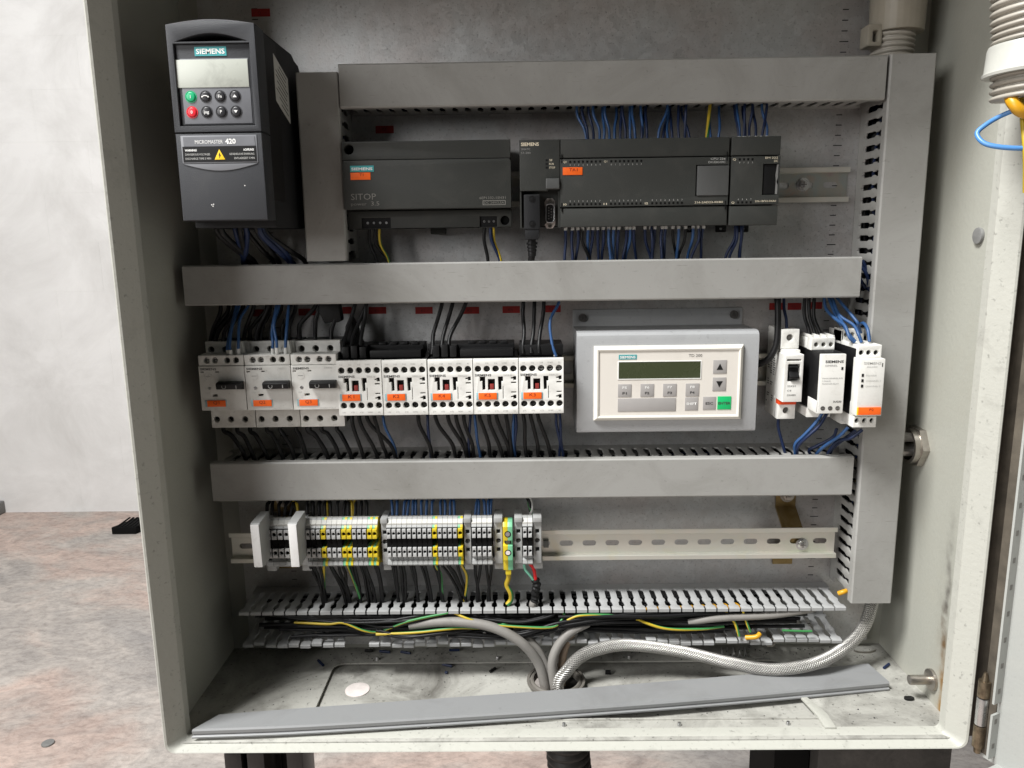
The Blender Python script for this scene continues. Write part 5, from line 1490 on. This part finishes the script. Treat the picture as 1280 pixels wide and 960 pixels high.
for (a, m1, m2, c) in (((-207.2, 38, -61.9), (-213.9, 40, -72.3), (-224.9, 44, -82.4), (-223.9, 48, -97.5)), ((-202.3, 38, -62), (-207, 42, -75.5), (-209.5, 44, -85), (-207.6, 48, -97.7)), ((-185.1, 38, -62.2), (-188.2, 42, -75.7), (-191.7, 44, -88.5), (-192.9, 48, -97.8))):
    wire([(a[0], a[1], -48), a, m1, m2, c, (c[0], c[1], c[2] - 6)], 2.2, 'wire_black', lab, grp)
t = B(); q0, q1 = (-204.2, 46, -60.5), (-185.6, 46, -60.8)
t.prism([(q0[0], -60), (q1[0] + 2, -60), (q1[0] + 4, -80), (q1[0] - 2, -82), (q1[0] - 7, -81), (q0[0] + 5, -83), (q0[0], -72)], 30, 44, 'xz', bev=2.2)
t.top('taped_splice', 'tape_black', 'lump of black insulating tape hanging below the long middle duct', 'tape')
# contactors, above
for (lst, l_, g_) in ((((443.5, 428.5), (458.5, 437.5), (457.5, 449.5)), 'black power wire rising from the top of contactor K1', 'black wires above contactor K1'),
                      (((552.5, 540), (567.5, 551), (583, 562)), 'black power wire rising from the top of contactor K4', 'black wires above contactor K4'),
                      (((654, 654), (668.5, 664.5), (681, 674)), 'black power wire rising from the top of contactor K3', 'black wires above contactor K3')):
    for (pa, pb) in lst:
        xa, xb = (0.8150 * (pa) - 529.5, 38, -64.1)[0], (0.8024 * (pb) - 522.0, 60, -115.9)[0]
        wire([(xa, 38, -48), (xa, 38, -60), (lerp(xa, xb, 0.35), 42, -76), (xb + 1.5, 50, -94), (xb, 58, -106), (xb, 60, -113)], 2.0, 'wire_black', l_, g_)
a, c = (40.2, 38, -65.1), (35.4, 60, -116.9)
wire([(a[0], 38, -48), a, (30.7, 50, -82.5), (32.7, 58, -102.5), c, (c[0], c[1], c[2] - 5)], 1.5, 'wire_blue', 'blue control wire entering the top of contactor K3', None, ferrule=((c[0], c[1], c[2] - 3), 5, 1.9))
# below the breakers
lab, grp = 'black motor wire below the motor breakers going into the duct', 'black wires below the motor breakers'
for (pa, pb) in ((279, 304), (296, 316), (311.5, 333), (332, 352), (349, 367), (370, 381), (383.5, 410), (387, 408), (401.5, 424), (420.6, 438)):
    a, c = (0.8317 * (pa) - 541.8, 46, -192.9), (0.8390 * (pb) - 546.9, 44, -220.2)
    wire([(a[0], 44, -184), a, (lerp(a[0], c[0], 0.35), 46, -198), (lerp(a[0], c[0], 0.85), 46, -212), (c[0], 44, -224), (c[0] + 3, 40, -240)], 2.2, 'wire_black', lab, grp)
lab, grp = 'black motor wire below the contactors going into the duct', 'black wires below the contactors'
for (pa, pb) in ((439.5, 453), (449.3, 470), (458.7, 494), (468, 482), (522, 539.5), (544, 570), (559.4, 583), (570, 584), (579.4, 593), (600.5, 613), (611, 627), (621.5, 638), (633, 639), (654.4, 657), (663.7, 673), (672, 687)):
    a, c = (0.8184 * (pa) - 533.1, 56, -177.8), (0.8368 * (pb) - 545.5, 46, -219.6)
    wire([(a[0], 54, -170), a, (lerp(a[0], c[0], 0.2), 56, -188), (lerp(a[0], c[0], 0.8), 52, -208), (c[0], 46, -222), (c[0] + 2, 42, -240)], 2.0, 'wire_black', lab, grp)
lab, grp = 'dark blue control wire below the contactors going into the duct', 'blue wires below the contactors'
for (pa, pb) in ((478.6, 495), (533.7, 538.5), (588.7, 585), (593.4, 599.3), (641.5, 642.6), (645, 643), (694.2, 700), (699, 703)):
    a, c = (0.8228 * (pa) - 535.9, 52, -178.7), (0.8390 * (pb) - 546.9, 44, -220.2)
    wire([(a[0], 52, -170), a, (lerp(a[0], c[0], 0.25), 54, -190), (lerp(a[0], c[0], 0.8), 50, -208), (c[0], 44, -223), (c[0], 40, -240)], 1.5, R.choice(['wire_navy', 'wire_blue']), lab, grp)
# display, small breaker and relays
wire([(260.9, 40, -60.5), (260.8, 44, -84.4), (259.8, 48, -108.3), (253.9, 46, -122.5), (247.1, 40, -128.3), (244.6, 30, -132.4)], 3.4, 'black_plastic', 'thick black cable bending behind the text display', None, name='cable')
wire([(270.7, 30, -61.3), (270, 34, -73.2), (270.9, 38, -85.1), (270.8, 40, -95.5), (271.2, 40, -102.9)], 1.6, 'wire_navy', 'navy wire entering the top of the miniature breaker', None)
lab, grp = 'black wire curving into the top of the monitoring relay', 'black wires above the monitoring relay'
for q in ([(290.5, 34, -61.3), (290.9, 36, -81.5), (292.7, 42, -94.7), (293.4, 46, -104.1)], [(294.6, 34, -61.3), (295.8, 36, -81.5), (298.3, 42, -93.2), (299.9, 46, -104.1)], [(300.2, 34, -61.4), (299.9, 38, -81.4), (304.1, 42, -94.9), (306.4, 46, -104.2)]):
    wire(q, 1.9, 'wire_black', lab, grp)
lab, grp = 'bright blue wire curving into the upper terminals of the two-channel relay', 'blue wires above the two-channel relay'
for q in ([(310, 34, -61.5), (310.8, 40, -73.2), (313.8, 56, -82.2), (318, 70, -88.6), (319.9, 78, -97.1), (324.1, 80, -103.2)], [(319.2, 48, -78.2), (318, 64, -86.9), (320.6, 76, -95.8), (324.8, 80, -102.4)], [(318.2, 34, -63.3), (320.1, 52, -80.3), (326.6, 66, -86.8), (329, 76, -94.4), (331, 80, -103.3)],
          [(323.1, 34, -63.3), (327.8, 48, -75.1), (334.5, 60, -85.2), (336.4, 60, -90), (340.2, 56, -96.9)], [(340.7, 50, -89.6), (339.1, 64, -86.4), (338.2, 74, -91.6), (338.7, 80, -102.6)], [(315, 34, -63.2), (317.9, 50, -82.8), (320.6, 56, -89.5)]):
    wire(q, 1.6, 'wire_blue', lab, grp)
wire([(268, 40, -185), (269.5, 40, -197.9), (272.6, 40, -210.9), (276.5, 40, -221.3), (279.4, 38, -230.6)], 1.6, 'wire_navy', 'navy wire leaving the bottom of the miniature breaker', None)
lab, grp = 'dark blue wire sweeping from the monitoring relay down into the duct', 'blue wires below the monitoring relay'
for q in ([(305.4, 60, -177.5), (299.7, 60, -189.1), (289.7, 56, -201.8), (284.2, 50, -212.6), (285.5, 46, -224.9)], [(310.3, 60, -177.5), (302.2, 62, -190.3), (291.4, 58, -202.1), (286, 52, -213), (287.2, 46, -225)]):
    wire(q, 1.7, R.choice(['wire_navy', 'wire_blue']), lab, grp)
lab, grp = 'blue wire sweeping from the two-channel relay down into the duct', 'blue wires below the two-channel relay'
for q in ([(323.6, 80, -187.8), (318, 76, -198.5), (310.7, 64, -210), (306.3, 52, -221.7), (305.7, 46, -228.6)], [(337.9, 80, -190.4), (329.3, 76, -200.3), (319.4, 66, -206.2), (317.7, 52, -220.1), (319, 46, -228.8)], [(336.2, 70, -193.7), (328.7, 66, -201.3), (320.7, 56, -214), (320.5, 46, -227)], [(321, 60, -194.4), (320, 56, -203.8), (306.6, 50, -213.7), (300.2, 46, -219.9), (304.8, 44, -229.2)]):
    wire(q, 1.7, R.choice(['wire_navy', 'wire_blue']), lab, grp)
# green wires seen in the end gap of the duct
wire([(350.2, 40, -259.8), (354.1, 42, -254.8), (363.1, 40, -252)], 1.8, 'gy', 'green and yellow wire peeping out between the lower duct end and tall duct', None)
for q in ([(340.8, 40, -29.5), (347.9, 44, -41.3), (353.7, 40, -63.3)], [(345.5, 36, -25.7), (353.2, 40, -45.6), (353.5, 38, -60.2)], [(339.9, 36, -37.6), (348, 40, -51.9), (361.8, 30, -57.6)]):
    wire(q, 1.8, 'wire_navy', 'navy wire in the gap between the middle duct end and tall duct', 'navy wires in the duct gap')

# ------------------------------------------------------------------ terminal wiring
def up_wire(pa, pb, m_, l_, g_, r=1.5):
    a, c = (0.8576 * (pa) - 559.5, 36, -274.0), (0.8470 * (pb) - 552.9, 50, -293.9)
    wire([(a[0], 36, -255), a, (lerp(a[0], c[0], 0.5), 42, -276), c, (c[0], 52, c[2] - 7)], r, m_, l_, g_)
for (pa, pb) in ((490, 490), (497, 496.5), (508.7, 504), (511.5, 508.4), (516, 514.4), (520, 519), (526.5, 526), (534, 532.7), (540.6, 538.7), (551, 551.3), (556, 556.6), (563.5, 562.7), (567.8, 568.7)):
    up_wire(pa, pb, 'wire_blue', 'blue wire dropping into the long terminal block', 'blue wires into the long block')
for (pa, pb) in ((596, 593.5), (598, 598.4), (603.5, 606.6), (611.5, 611), (614.7, 612.8)):
    up_wire(pa, pb, 'wire_blue', 'blue wire dropping into the short block of four terminals', 'blue wires into the block of four')
for i in range(11):
    up_wire(383 + 7.6 * i + R.uniform(-2, 2), 383 + 7.6 * i, 'wire_black', 'black wire dropping into the terminals after the second white holder', 'black wires into the middle block', 1.7)
for i in range(5):
    up_wire(334 + 8 * i + R.uniform(-3, 3), 333 + 7 * i, 'wire_black', 'black wire behind the tall white label holders', 'black wires behind the white holders', 1.8)
for (pa, pb) in ((408.3, 408.7), (437.4, 439.6), (443.4, 441.5), (367.5, 372.5)):
    up_wire(pa, pb, 'wire_yellow', 'yellow wire dropping to the terminals from the duct above', 'yellow wires into the terminals', 1.5)
wire([(7.4, 34, -271.6), (9.8, 38, -281), (9.6, 44, -287.8), (4.4, 52, -290.1), (1.8, 54, -293.8)], 1.5, 'wire_white', 'white wire arriving at the last pair of terminals', None)
wire([(6.5, 34, -271.6), (8.1, 38, -281), (12.2, 44, -288.7), (9.5, 52, -291.1), (6.9, 54, -293.8)], 1.4, 'wire_green', 'green wire arriving at the last pair of terminals', None)
wire([(4.8, 34, -271.6), (8.1, 36, -278.1), (9.3, 40, -287.5)], 2.2, 'black_plastic', 'black sheath above the white and green wire pair', None)
def down_wire(pa, pb, m_, l_, g_, r=1.6, bow=0.0, depth=48):
    a, c = (0.8521 * (pa) - 556.8, 54, -340.9), (0.8751 * (pb) - 572.3, 40, -386.3)
    wire([(a[0], 50, -330), (a[0], 54, -340), (lerp(a[0], c[0], 0.3) + bow, depth, -354), (lerp(a[0], c[0], 0.75) + bow * 0.6, depth - 4, -372), (c[0], 40, -392), (c[0] + R.uniform(-5, 5), 34, -412)], r, m_, l_, g_)
for (pa, pb) in ((387, 405), (392.8, 404), (399, 407.7), (411.5, 433), (415, 435), (422.7, 437), (427.4, 436), (438.7, 450), (443.4, 451), (450, 461), (454.6, 466), (457.4, 468.7), (468.7, 478), (471.5, 480)):
    down_wire(pa, pb, 'wire_black', 'black wire hanging from the middle terminal block into the open duct', 'black wires below the middle block', 1.7)
for (pa, pb) in ((490, 498.4), (494.7, 497.5), (500.3, 505), (504, 507), (513.4, 522), (517, 523), (527.5, 537), (531.2, 538.8), (542.5, 553.7), (546.2, 554), (552, 578), (559.4, 582), (562, 583), (572.5, 582)):
    down_wire(pa, pb, 'wire_black', 'black wire hanging from the long terminal block into the open duct', 'black wires below the long block', 1.6)
for (pa, pb) in ((594, 600), (602, 596), (607, 612), (614, 610)):
    down_wire(pa, pb, 'wire_black', 'black wire hanging from the short block of four into the open duct', 'black wires below the block of four', 1.6, R.uniform(-2, 2))
for (pa, pb, b_) in ((405, 406, -1), (433, 451, 0), (545, 553, 3), (576, 581, 4)):
    down_wire(pa, pb, 'gy', 'thin green and yellow wire hanging from the terminals into the open duct', 'earth wires below the terminals', 1.5, b_)
a = (-15.9, 54, -355.8)
wire([(a[0], 54, -344), a, (-16.9, 54, -364.9), (-13.6, 54, -374.1), (-12.9, 52, -382.5), (-17.3, 52, -388)], 2.7, 'gy', 'thick amber and green earth wire below the large earth terminal', None)
wire([(1.4, 54, -339.5), (3.8, 54, -346.8), (8.9, 54, -354.2), (12.3, 54, -361.5)], 1.6, 'wire_teal', 'mint green wire below the last pair of terminals', None)
wire([(7.3, 54, -339.6), (11.5, 54, -346.9), (13.2, 54, -354.2), (14, 54, -361.5)], 1.9, 'wire_red', 'red wire below the last pair of terminals', None)
t = B(); t.tube([(13.1, 54, -357.9), (14.8, 54, -365.2), (13, 53, -373), (13, 52, -380.9), (11.2, 52, -386.4)], 4.6, 10, 5, radf=lambda i, n: 4.3 + 0.7 * math.sin(i * 1.9)); t.top('heat_shrink', 'tape_black', 'black wrapped sheath gathering the red and mint green wires', 'sheath')
wire([(11.3, 52, -384.6), (10.4, 52, -389.2), (13, 46, -398.8)], 4.2, 'cable_grey', 'short grey cable end below the black wrapped sheath', None, name='cable')

# ------------------------------------------------------------------ bundle in the open duct
lab, grp = 'long black wire lying along the open bottom duct', 'black wires along the open duct'
for i in range(44):
    x0 = R.uniform(-300, -180); x1 = R.uniform(150, 325)
    k = 7; pts = []
    ph = R.uniform(0, 6)
    pb_ = 10 + (i % 11) * 4.2; zb_ = -420 + (i // 11) * 6.4 + R.uniform(-2, 2)
    for j in range(k):
        f = j / (k - 1)
        pts.append((lerp(x0, x1, f), pb_ + 5 * math.sin(ph + f * 7) , zb_ + 3 * math.sin(ph * 2 + f * 5)))
    wire(pts, R.uniform(1.5, 2.3), 'wire_black', lab, grp, sub=8)
lab, grp = 'black wire bulging out of the front of the open bottom duct', 'black wires in front of the open duct'
for (ps_) in ([(-268.4, 52, -398.9), (-202.2, 56, -399.2), (-150.1, 60, -409.7), (-115.3, 60, -401.6), (-80.9, 58, -397.4), (-46.8, 54, -401.6)], [(-202.6, 54, -398.4), (-158.7, 58, -402.3), (-115.1, 60, -397.9), (-81.1, 56, -394.7)], [(-255.5, 52, -400.9), (-193.4, 58, -403.9), (-132.5, 60, -401.5), (-72.6, 56, -400.4)],
              [(-3.8, 60, -421.2), (30.5, 62, -413), (73.5, 60, -403.3), (125, 58, -397.4), (195, 52, -401.1), (248.8, 46, -410.3)], [(-12.4, 58, -418.5), (39.1, 62, -407.5), (99.2, 60, -401.6), (168.4, 56, -404.3), (221.3, 52, -412.5)], [(-81.6, 58, -420.7), (-12.4, 62, -421), (39.1, 62, -405.6), (107.9, 58, -399.1), (177.8, 52, -400.9)],
              [(-159.2, 58, -413.5), (-132.9, 62, -419), (-98.3, 62, -415.6), (-55.5, 58, -412.5)], [(39.4, 58, -400.3), (90.6, 60, -396), (150.4, 60, -399.3), (211.6, 54, -398.3), (266.2, 46, -411.4)], [(-46.8, 54, -399.8), (-3.6, 60, -402.6), (33.4, 58, -396.6), (37.1, 52, -394.1)], [(142.7, 56, -406), (193.8, 58, -409.1), (237.6, 54, -404.1), (217.5, 48, -399.6)]):
    for k_ in range(2):
        o_ = (R.uniform(-3, 3) * k_, R.uniform(-2, 2) * k_, R.uniform(-3, 3) * k_)
        wire([(q[0] + o_[0] + R.uniform(-4, 4) * k_, q[1] + o_[1], q[2] + o_[2] + R.uniform(-1.5, 1.5) * k_) for q in ps_], R.uniform(1.2, 1.9), 'wire_black', lab, grp, sub=8)
lab, grp = 'green and yellow earth wire winding through the open bottom duct', 'earth wires in the open duct'
for (ps_) in ([(-248.3, 54, -405.5), (-210.7, 58, -404.6), (-193, 60, -404.7), (-171.7, 60, -411.4), (-155, 58, -414.5), (-123.6, 62, -400.5), (-80.6, 60, -392.7)], [(-159, 60, -417.1), (-115.3, 63, -413), (-72.3, 62, -408.4), (-46.8, 58, -411.7)], [(-76.7, 56, -393.8), (-59.2, 62, -398.3), (-37.9, 62, -404.9), (-3.7, 64, -407.9), (30.5, 64, -407.2), (41.8, 60, -399.3), (43.9, 54, -395.9)],
              [(36.6, 62, -409.3), (51.9, 63, -397.8), (69, 62, -394.8), (99.1, 60, -397), (125.4, 56, -400.3)], [(120.9, 58, -402.9), (150.3, 62, -410.3), (185, 60, -414.4), (215.9, 56, -413.1)], [(-12.2, 58, -403.6), (-29.4, 62, -408.7), (-36.3, 62, -412.4)], [(215.7, 54, -394.7), (226.3, 58, -407.5), (231.5, 60, -422.3)], [(235.4, 54, -393), (238.2, 58, -404.8), (243.3, 60, -417.7)]):
    wire(ps_, R.uniform(1.25, 1.6), 'gy', lab, grp, sub=8)
wire([(177.1, 56, -408.1), (210.7, 58, -401.8), (261.9, 58, -401.3), (305, 56, -396.3), (314.1, 50, -395.7)], 3.8, 'cable_grey', 'dark grey cable hanging below the fingers of the open duct', None, name='cable')
wire([(239, 58, -425.3), (248.9, 62, -422.3), (253.6, 60, -419.7)], 2.6, 'wire_amber', 'short amber wire tail poking under the open duct', None)
wire([(277.4, 60, -416.2), (296.2, 60, -417.2), (309, 60, -417.4)], 1.2, 'wire_green', 'short bright green wire lying on the lower fingers of the open duct', None)
wire([(341.4, 44, -382.2), (345.6, 46, -379.4), (351.5, 44, -378.6)], 2.6, 'wire_amber', 'amber wire end showing between the tall duct and open duct', None)
for i in range(9):
    x = 132 + i * 12.5
    wire([(x - 3, 36, -404), (x + 2, 40 - i * 1.2, -400.5), (x + 9, 34, -404)], 2.0, 'wire_amber', 'amber wire seen through a slot of the open bottom duct', 'amber wire glimpses in the open duct')

# ------------------------------------------------------------------ cables through the floor gland
gr = thing('cable_grommet', (34.6, 63, -478), 'dark rubber grommet ring in the cabinet floor', 'grommet')
t = B(); rings = []
for (rr, h) in ((23.5, -476.3), (27.5, -476.3), (28.6, -473), (28.0, -470), (26.2, -468.5), (24.4, -468.8), (23.5, -471)):
    rings.append([(34.6 + rr * math.cos(a * math.pi / 18), 63 + rr * math.sin(a * math.pi / 18), h) for a in range(36)])
t.sweep(rings + [rings[0]]); t.part('ring', 'grommet', gr)
t = B(); t.ring((34.6, 63, -472), 'z', 31.5, 28.8, 0, 2.4, 36); t.part('lip', 'grommet', gr)
lab = 'thick grey cable rising from the floor grommet and arching into the open duct'
def cable(pts, r, mat, label, group=None):
    return wire(pts, r, mat, label, group, name='cable', sub=10)
cable([(-123, 56, -408.3), (-80.9, 60, -402.8), (-37.9, 64, -406.6), (-3.9, 66, -421.6), (14.8, 66, -447.9), (22.4, 66, -474.5), (25, 64, -500)], 5.4, 'cable_grey', 'thick grey cable arching leftwards out of the grommet over the wires')
cable([(-12.5, 52, -419.9), (6.5, 58, -428), (20.1, 60, -445.8), (27.7, 62, -471.3), (31, 60, -500)], 4.8, 'cable_grey', 'thick grey cable directly behind the arching grey cable at the grommet')
cable([(69.6, 56, -407.2), (49.5, 60, -417.9), (36.5, 62, -433.5), (30.3, 64, -451.1), (32.7, 66, -474.5), (38, 66, -500)], 5.2, 'cable_grey', 'thick grey cable bending rightwards from the grommet into the open duct')
cable([(52.8, 50, -421.5), (46.4, 54, -433.4), (42.8, 56, -451.2), (40.1, 58, -473.9), (42, 58, -500)], 4.6, 'cable_brown', 'brownish cable between the grey cable and the braided hose')

# braided metal hose
HP_ = [(44, 70, -505), (36, 70, -473), (46.3, 70, -455.2), (59.5, 66, -442.7), (77.7, 63, -435.2), (112.4, 60, -431.6), (169, 58, -440.7), (220.1, 62, -452), (265, 70, -456), (311.4, 70, -448.9), (348.7, 56, -437.7), (371.7, 44, -420.9), (380.7, 38, -399.6), (383, 36, -380)]
hz = thing('braided_hose', (215, 62, -470), 'braided metal hose running from the floor grommet into the tall duct', 'hose')
t = B(); t.tube(HP_, 5.9, 16, 10); t.part('core', 'braid_core', hz)
P = smooth_path(HP_, 18)
n = len(P); Ls = [0]
for i in range(1, n): Ls.append(Ls[-1] + (P[i] - P[i - 1]).length)
b = B()
U = None; fr_ = []
for i in range(n):
    T = (P[min(n - 1, i + 1)] - P[max(0, i - 1)]).normalized()
    if U is None: U = T.orthogonal().normalized()
    U = (U - T * U.dot(T)).normalized(); fr_.append((U.copy(), T.cross(U)))
NS = 12
for sgn in (-1, 1):
    for k in range(NS):
        rows = []
        for i in range(n):
            ph = sgn * Ls[i] / 30.0 * 2 * math.pi + 2 * math.pi * k / NS
            rr = 6.2 if sgn < 0 else 6.5
            quad = []
            for (dph, dr_) in ((-0.15, -0.15), (0.0, 0.28), (0.15, -0.15)):
                a = ph + dph
                quad.append(b.bm.verts.new((P[i] + (fr_[i][0] * math.cos(a) + fr_[i][1] * math.sin(a)) * (rr + dr_)) * S))
            rows.append(quad)
        for i in range(n - 1):
            for j in range(2):
                b.bm.faces.new((rows[i][j], rows[i][j + 1], rows[i + 1][j + 1], rows[i + 1][j]))
bmesh.ops.recalc_face_normals(b.bm, faces=b.bm.faces)
o = b.part('braid', 'braid_steel', hz, angle=70); o['kind'] = 'stuff'
# braided hose in the side gland
t = B(); t.tube([(376, 28, -222), (395, 34, -224), (412, 38, -224), (430, 40, -224)], 6.6, 14, 6); t.tube([(376, 44, -206), (398, 44, -208), (430, 42, -208)], 5.0, 14, 6, mi=1)
t.top('side_hose', ['braid_steel', 'cable_grey'], 'short metal hose passing through the nickel gland in the side wall', 'hose')

# ------------------------------------------------------------------ corrugated conduits at the hinge side
gd = thing('conduit_run', (364, 26, 160), 'beige corrugated conduit with clip fitting behind the top of the tall duct', 'conduit')
corrugated([(365, 26, 150), (364, 26, 180), (366, 26, 215)], 20.2, 5.0, 3.0, 'corrugated_pipe', 'conduit_cream', parent=gd)
t = B(); t.cyl((367, 26, 190), 'z', 24.5, 0, 90, 28, r1=27, bev=1.0); t.part('fitting', 'fitting_beige', gd, angle=40)
t = B(); t.slab([rrect(334, 348, 176, 196, 2), rrect(339, 344, 180, 190, 1.5)], 22, 40, 'xz', bev=1.2); t.part('clip', 'fitting_beige', gd)
dc = thing('door_conduit', (396, 205, 100), 'cream corrugated conduit with collar hanging from the door', 'conduit')
PD = [(379.7, 205, 202.1), (381.6, 205, 169.2), (385.3, 205, 141.3), (388, 205, 100.2)]
corrugated(PD, 25.5, 5.2, 2.8, 'corrugated_pipe', 'conduit_cream', parent=dc)
q = (386, 205, 128.8)
t = B(); rings = []
for (rr, h) in ((24, 11), (27.5, 10.5), (28.4, 8), (29.2, -8), (30.6, -9.5), (30.2, -11.5), (24, -11.5)):
    rings.append([(q[0] + rr * math.cos(a * math.pi / 16), q[1] + rr * math.sin(a * math.pi / 16), q[2] + h + rr * math.cos(a * math.pi / 16) * 0.05) for a in range(32)])
t.sweep(rings + [rings[0]]); t.part('collar', 'fitting_cream', dc, angle=40)
wire([(373.8, 205, 102.7), (370.2, 214, 95.5), (374.8, 218, 89.6), (388, 214, 85.5)], 4.4, 'wire_amber', 'thick yellow cable leaving the door conduit', None, name='cable')
wire([(381, 205, 92.1), (372.5, 198, 87.5), (362, 196, 80.8), (357.2, 198, 74.7), (358.6, 204, 67.4), (367.5, 210, 64.2), (380.3, 214, 63), (392.3, 214, 62.8)], 1.9, 'wire_sky', 'light blue wire looping out below the door conduit', None)
for (px_, l_, m_) in ((1272, 'green and yellow wire running from the door conduit into the door duct', 'gy'), (1277, 'navy wire running from the door conduit into the door duct', 'wire_navy'), (1282, 'black wire running from the door conduit into the door duct', 'wire_black')):
    a, c = (0.6101 * (px_) - 394.6, 206, 107.4), (0.6091 * (px_+4) - 394.5, 216, 59.3)
    wire([a, (lerp(a[0], c[0], 0.4), 210, lerp(a[2], c[2], 0.5)), c, (c[0] + 4, c[1], c[2] - 30)], 1.8, m_, l_, None)
# slotted duct fixed to the door
dd = thing('door_duct', D(45, 8, -62), 'white slotted cable duct fixed upright on the inside of the open door', 'cable duct')
t = B(); dbox(t, 24, 66, -1.8, 0.4, -62, 100); dbox(t, 24, 26, 0.4, 12, -62, 100); dbox(t, 64, 66, 0.4, 12, -62, 100); t.part('base_channel', 'duct_light', dd)
for i in range(13):
    for a0 in (24, 64):
        t = B(); dbox(t, a0, a0 + 2, 12, 48, -60 + 12.5 * i, -53.5 + 12.5 * i, bev=0.4); t.part('finger', 'fitting_cream', dd)

# ------------------------------------------------------------------ bits lying on the cabinet floor
def offcut(px_, py_, ln, ang_, m_, label, group=None, r=1.5, nm='wire_offcut'):
    q = px_
    d = (math.cos(ang_) * ln / 2, math.sin(ang_) * ln / 2)
    B().tube([(q[0] - d[0], q[1] - d[1], q[2] + r), (q[0] + d[0], q[1] + d[1], q[2] + r)], r, 8, 1).top(nm, m_, label, 'offcut', group)
lab, grp = 'navy wire offcut lying on the dirty cabinet floor', 'navy offcuts on the cabinet floor'
offcut((-230.8, 25.3, -472), 0, 14, 0.9, 'wire_navy', lab, grp); offcut((-161.9, 2.2, -472), 0, 13, 0.2, 'wire_navy', lab, grp); offcut((-137.3, 4.3, -472), 0, 12, 0.3, 'wire_navy', lab, grp)
offcut((-80.9, -0.1, -472), 0, 12, 0.0, 'wire_navy', lab, grp); offcut((-87.1, 24.9, -476.4), 0, 12, 0.4, 'wire_navy', lab, grp); offcut((-86.7, 39.6, -476.4), 0, 3, 0.4, 'wire_navy', lab, grp)
offcut((-35, 35.4, -476.4), 0, 9, -0.9, 'wire_black', 'black wire offcut on the gland plate between the cap and the grommet', None, 1.7)
offcut((-181, 0.2, -472), 0, 9, 0.0, 'wire_black', 'black wire offcut near the foot of the plate', None, 1.6)
offcut((401.6, 40.5, -472), 0, 12, -0.7, 'wire_navy', 'navy wire offcut near the side wall corner', None, 1.5)
offcut((93.2, 43.5, -476.4), 0, 6, 0.1, 'wire_black', 'dark crumb on the floor beside the grommet', None, 2.6, 'dirt_crumb')
pts = []
q = (237.1, 18.3, -472)
for i in range(61):
    a = i * 0.52
    pts.append((q[0] - 14 + 0.55 * i, q[1] + 5.2 * math.cos(a), q[2] + 6.2 + 5.2 * math.sin(a)))
pts += [(q[0] + 28, q[1] + 4, q[2] + 2), (q[0] + 40, q[1] + 5, q[2] + 1.4)]
B().tube(pts, 0.7, 6, 1).top('coil_spring', 'steel', 'small steel coil spring lying on the cabinet floor behind the braided hose', 'spring')
pts = [((391.8, -3.9, -472)[0] + 14 * math.cos(a * 0.2), (388.7, 3.1, -472)[1] + 8 * math.sin(a * 0.2), FZ + 1.2) for a in range(2, 14)]
B().tube(pts, 0.9, 6, 1).top('wire_hoop', 'nickel', 'bent metal wire hoop lying in the floor corner below the tall duct', 'wire hoop')
crumbs = B()
for i in range(260):
    x = R.uniform(-310, 400); p = R.choice([R.uniform(0, 22), R.uniform(0, 140), R.gauss(8, 6)])
    z = FZ if not (-213 < x < 290 and 26 < p < 129) else FZ - 4.4
    if (x - 34.6) ** 2 + (p - 63) ** 2 < 34 ** 2: continue
    s_ = R.uniform(0.2, 0.65)
    crumbs.box(x - s_, x + s_ * R.uniform(0.5, 1.5), p - s_, p + s_, z + 0.05, z + s_ * 1.4)
o = crumbs.top('floor_grit', 'ink_dark', 'dark grit scattered over the cabinet floor', 'grit', org=(40, 60, FZ)); o['kind'] = 'stuff'

# wires packed inside the covered ducts, seen only through the slots
for (x0, x1, z0, z1, hor, lab) in ((-160, 338, 128, 158, True, 'dark wires packed inside the duct above the controller'), (-325, 328, -57, -27, True, 'dark wires packed inside the long middle duct'),
                                   (-314, 334, -260, -229, True, 'dark wires packed inside the duct below the contactors'), (353, 385, -378, 158, False, 'dark wires packed inside the tall upright duct'), (-203, -174, -14, 150, False, 'dark wires packed inside the short upright duct')):
    b = B()
    for i in range(26):
        pts = []
        pb_ = R.uniform(5, 50); ph = R.uniform(0, 6)
        for j in range(9):
            f = j / 8
            w = 0.5 + 0.46 * math.sin(ph + f * R.uniform(3, 6))
            if hor: pts.append((lerp(x0, x1, f), pb_ + 3 * math.sin(ph + 4 * f), lerp(z0, z1, w)))
            else: pts.append((lerp(x0, x1, w), pb_ + 3 * math.sin(ph + 4 * f), lerp(z0, z1, f)))
        b.tube(pts, R.uniform(1.5, 2.4), 6, 3, mi=i % 4 == 0)
    b.top('wire_bundle', ['wire_black', 'wire_navy'], lab, 'wires', kind='stuff')
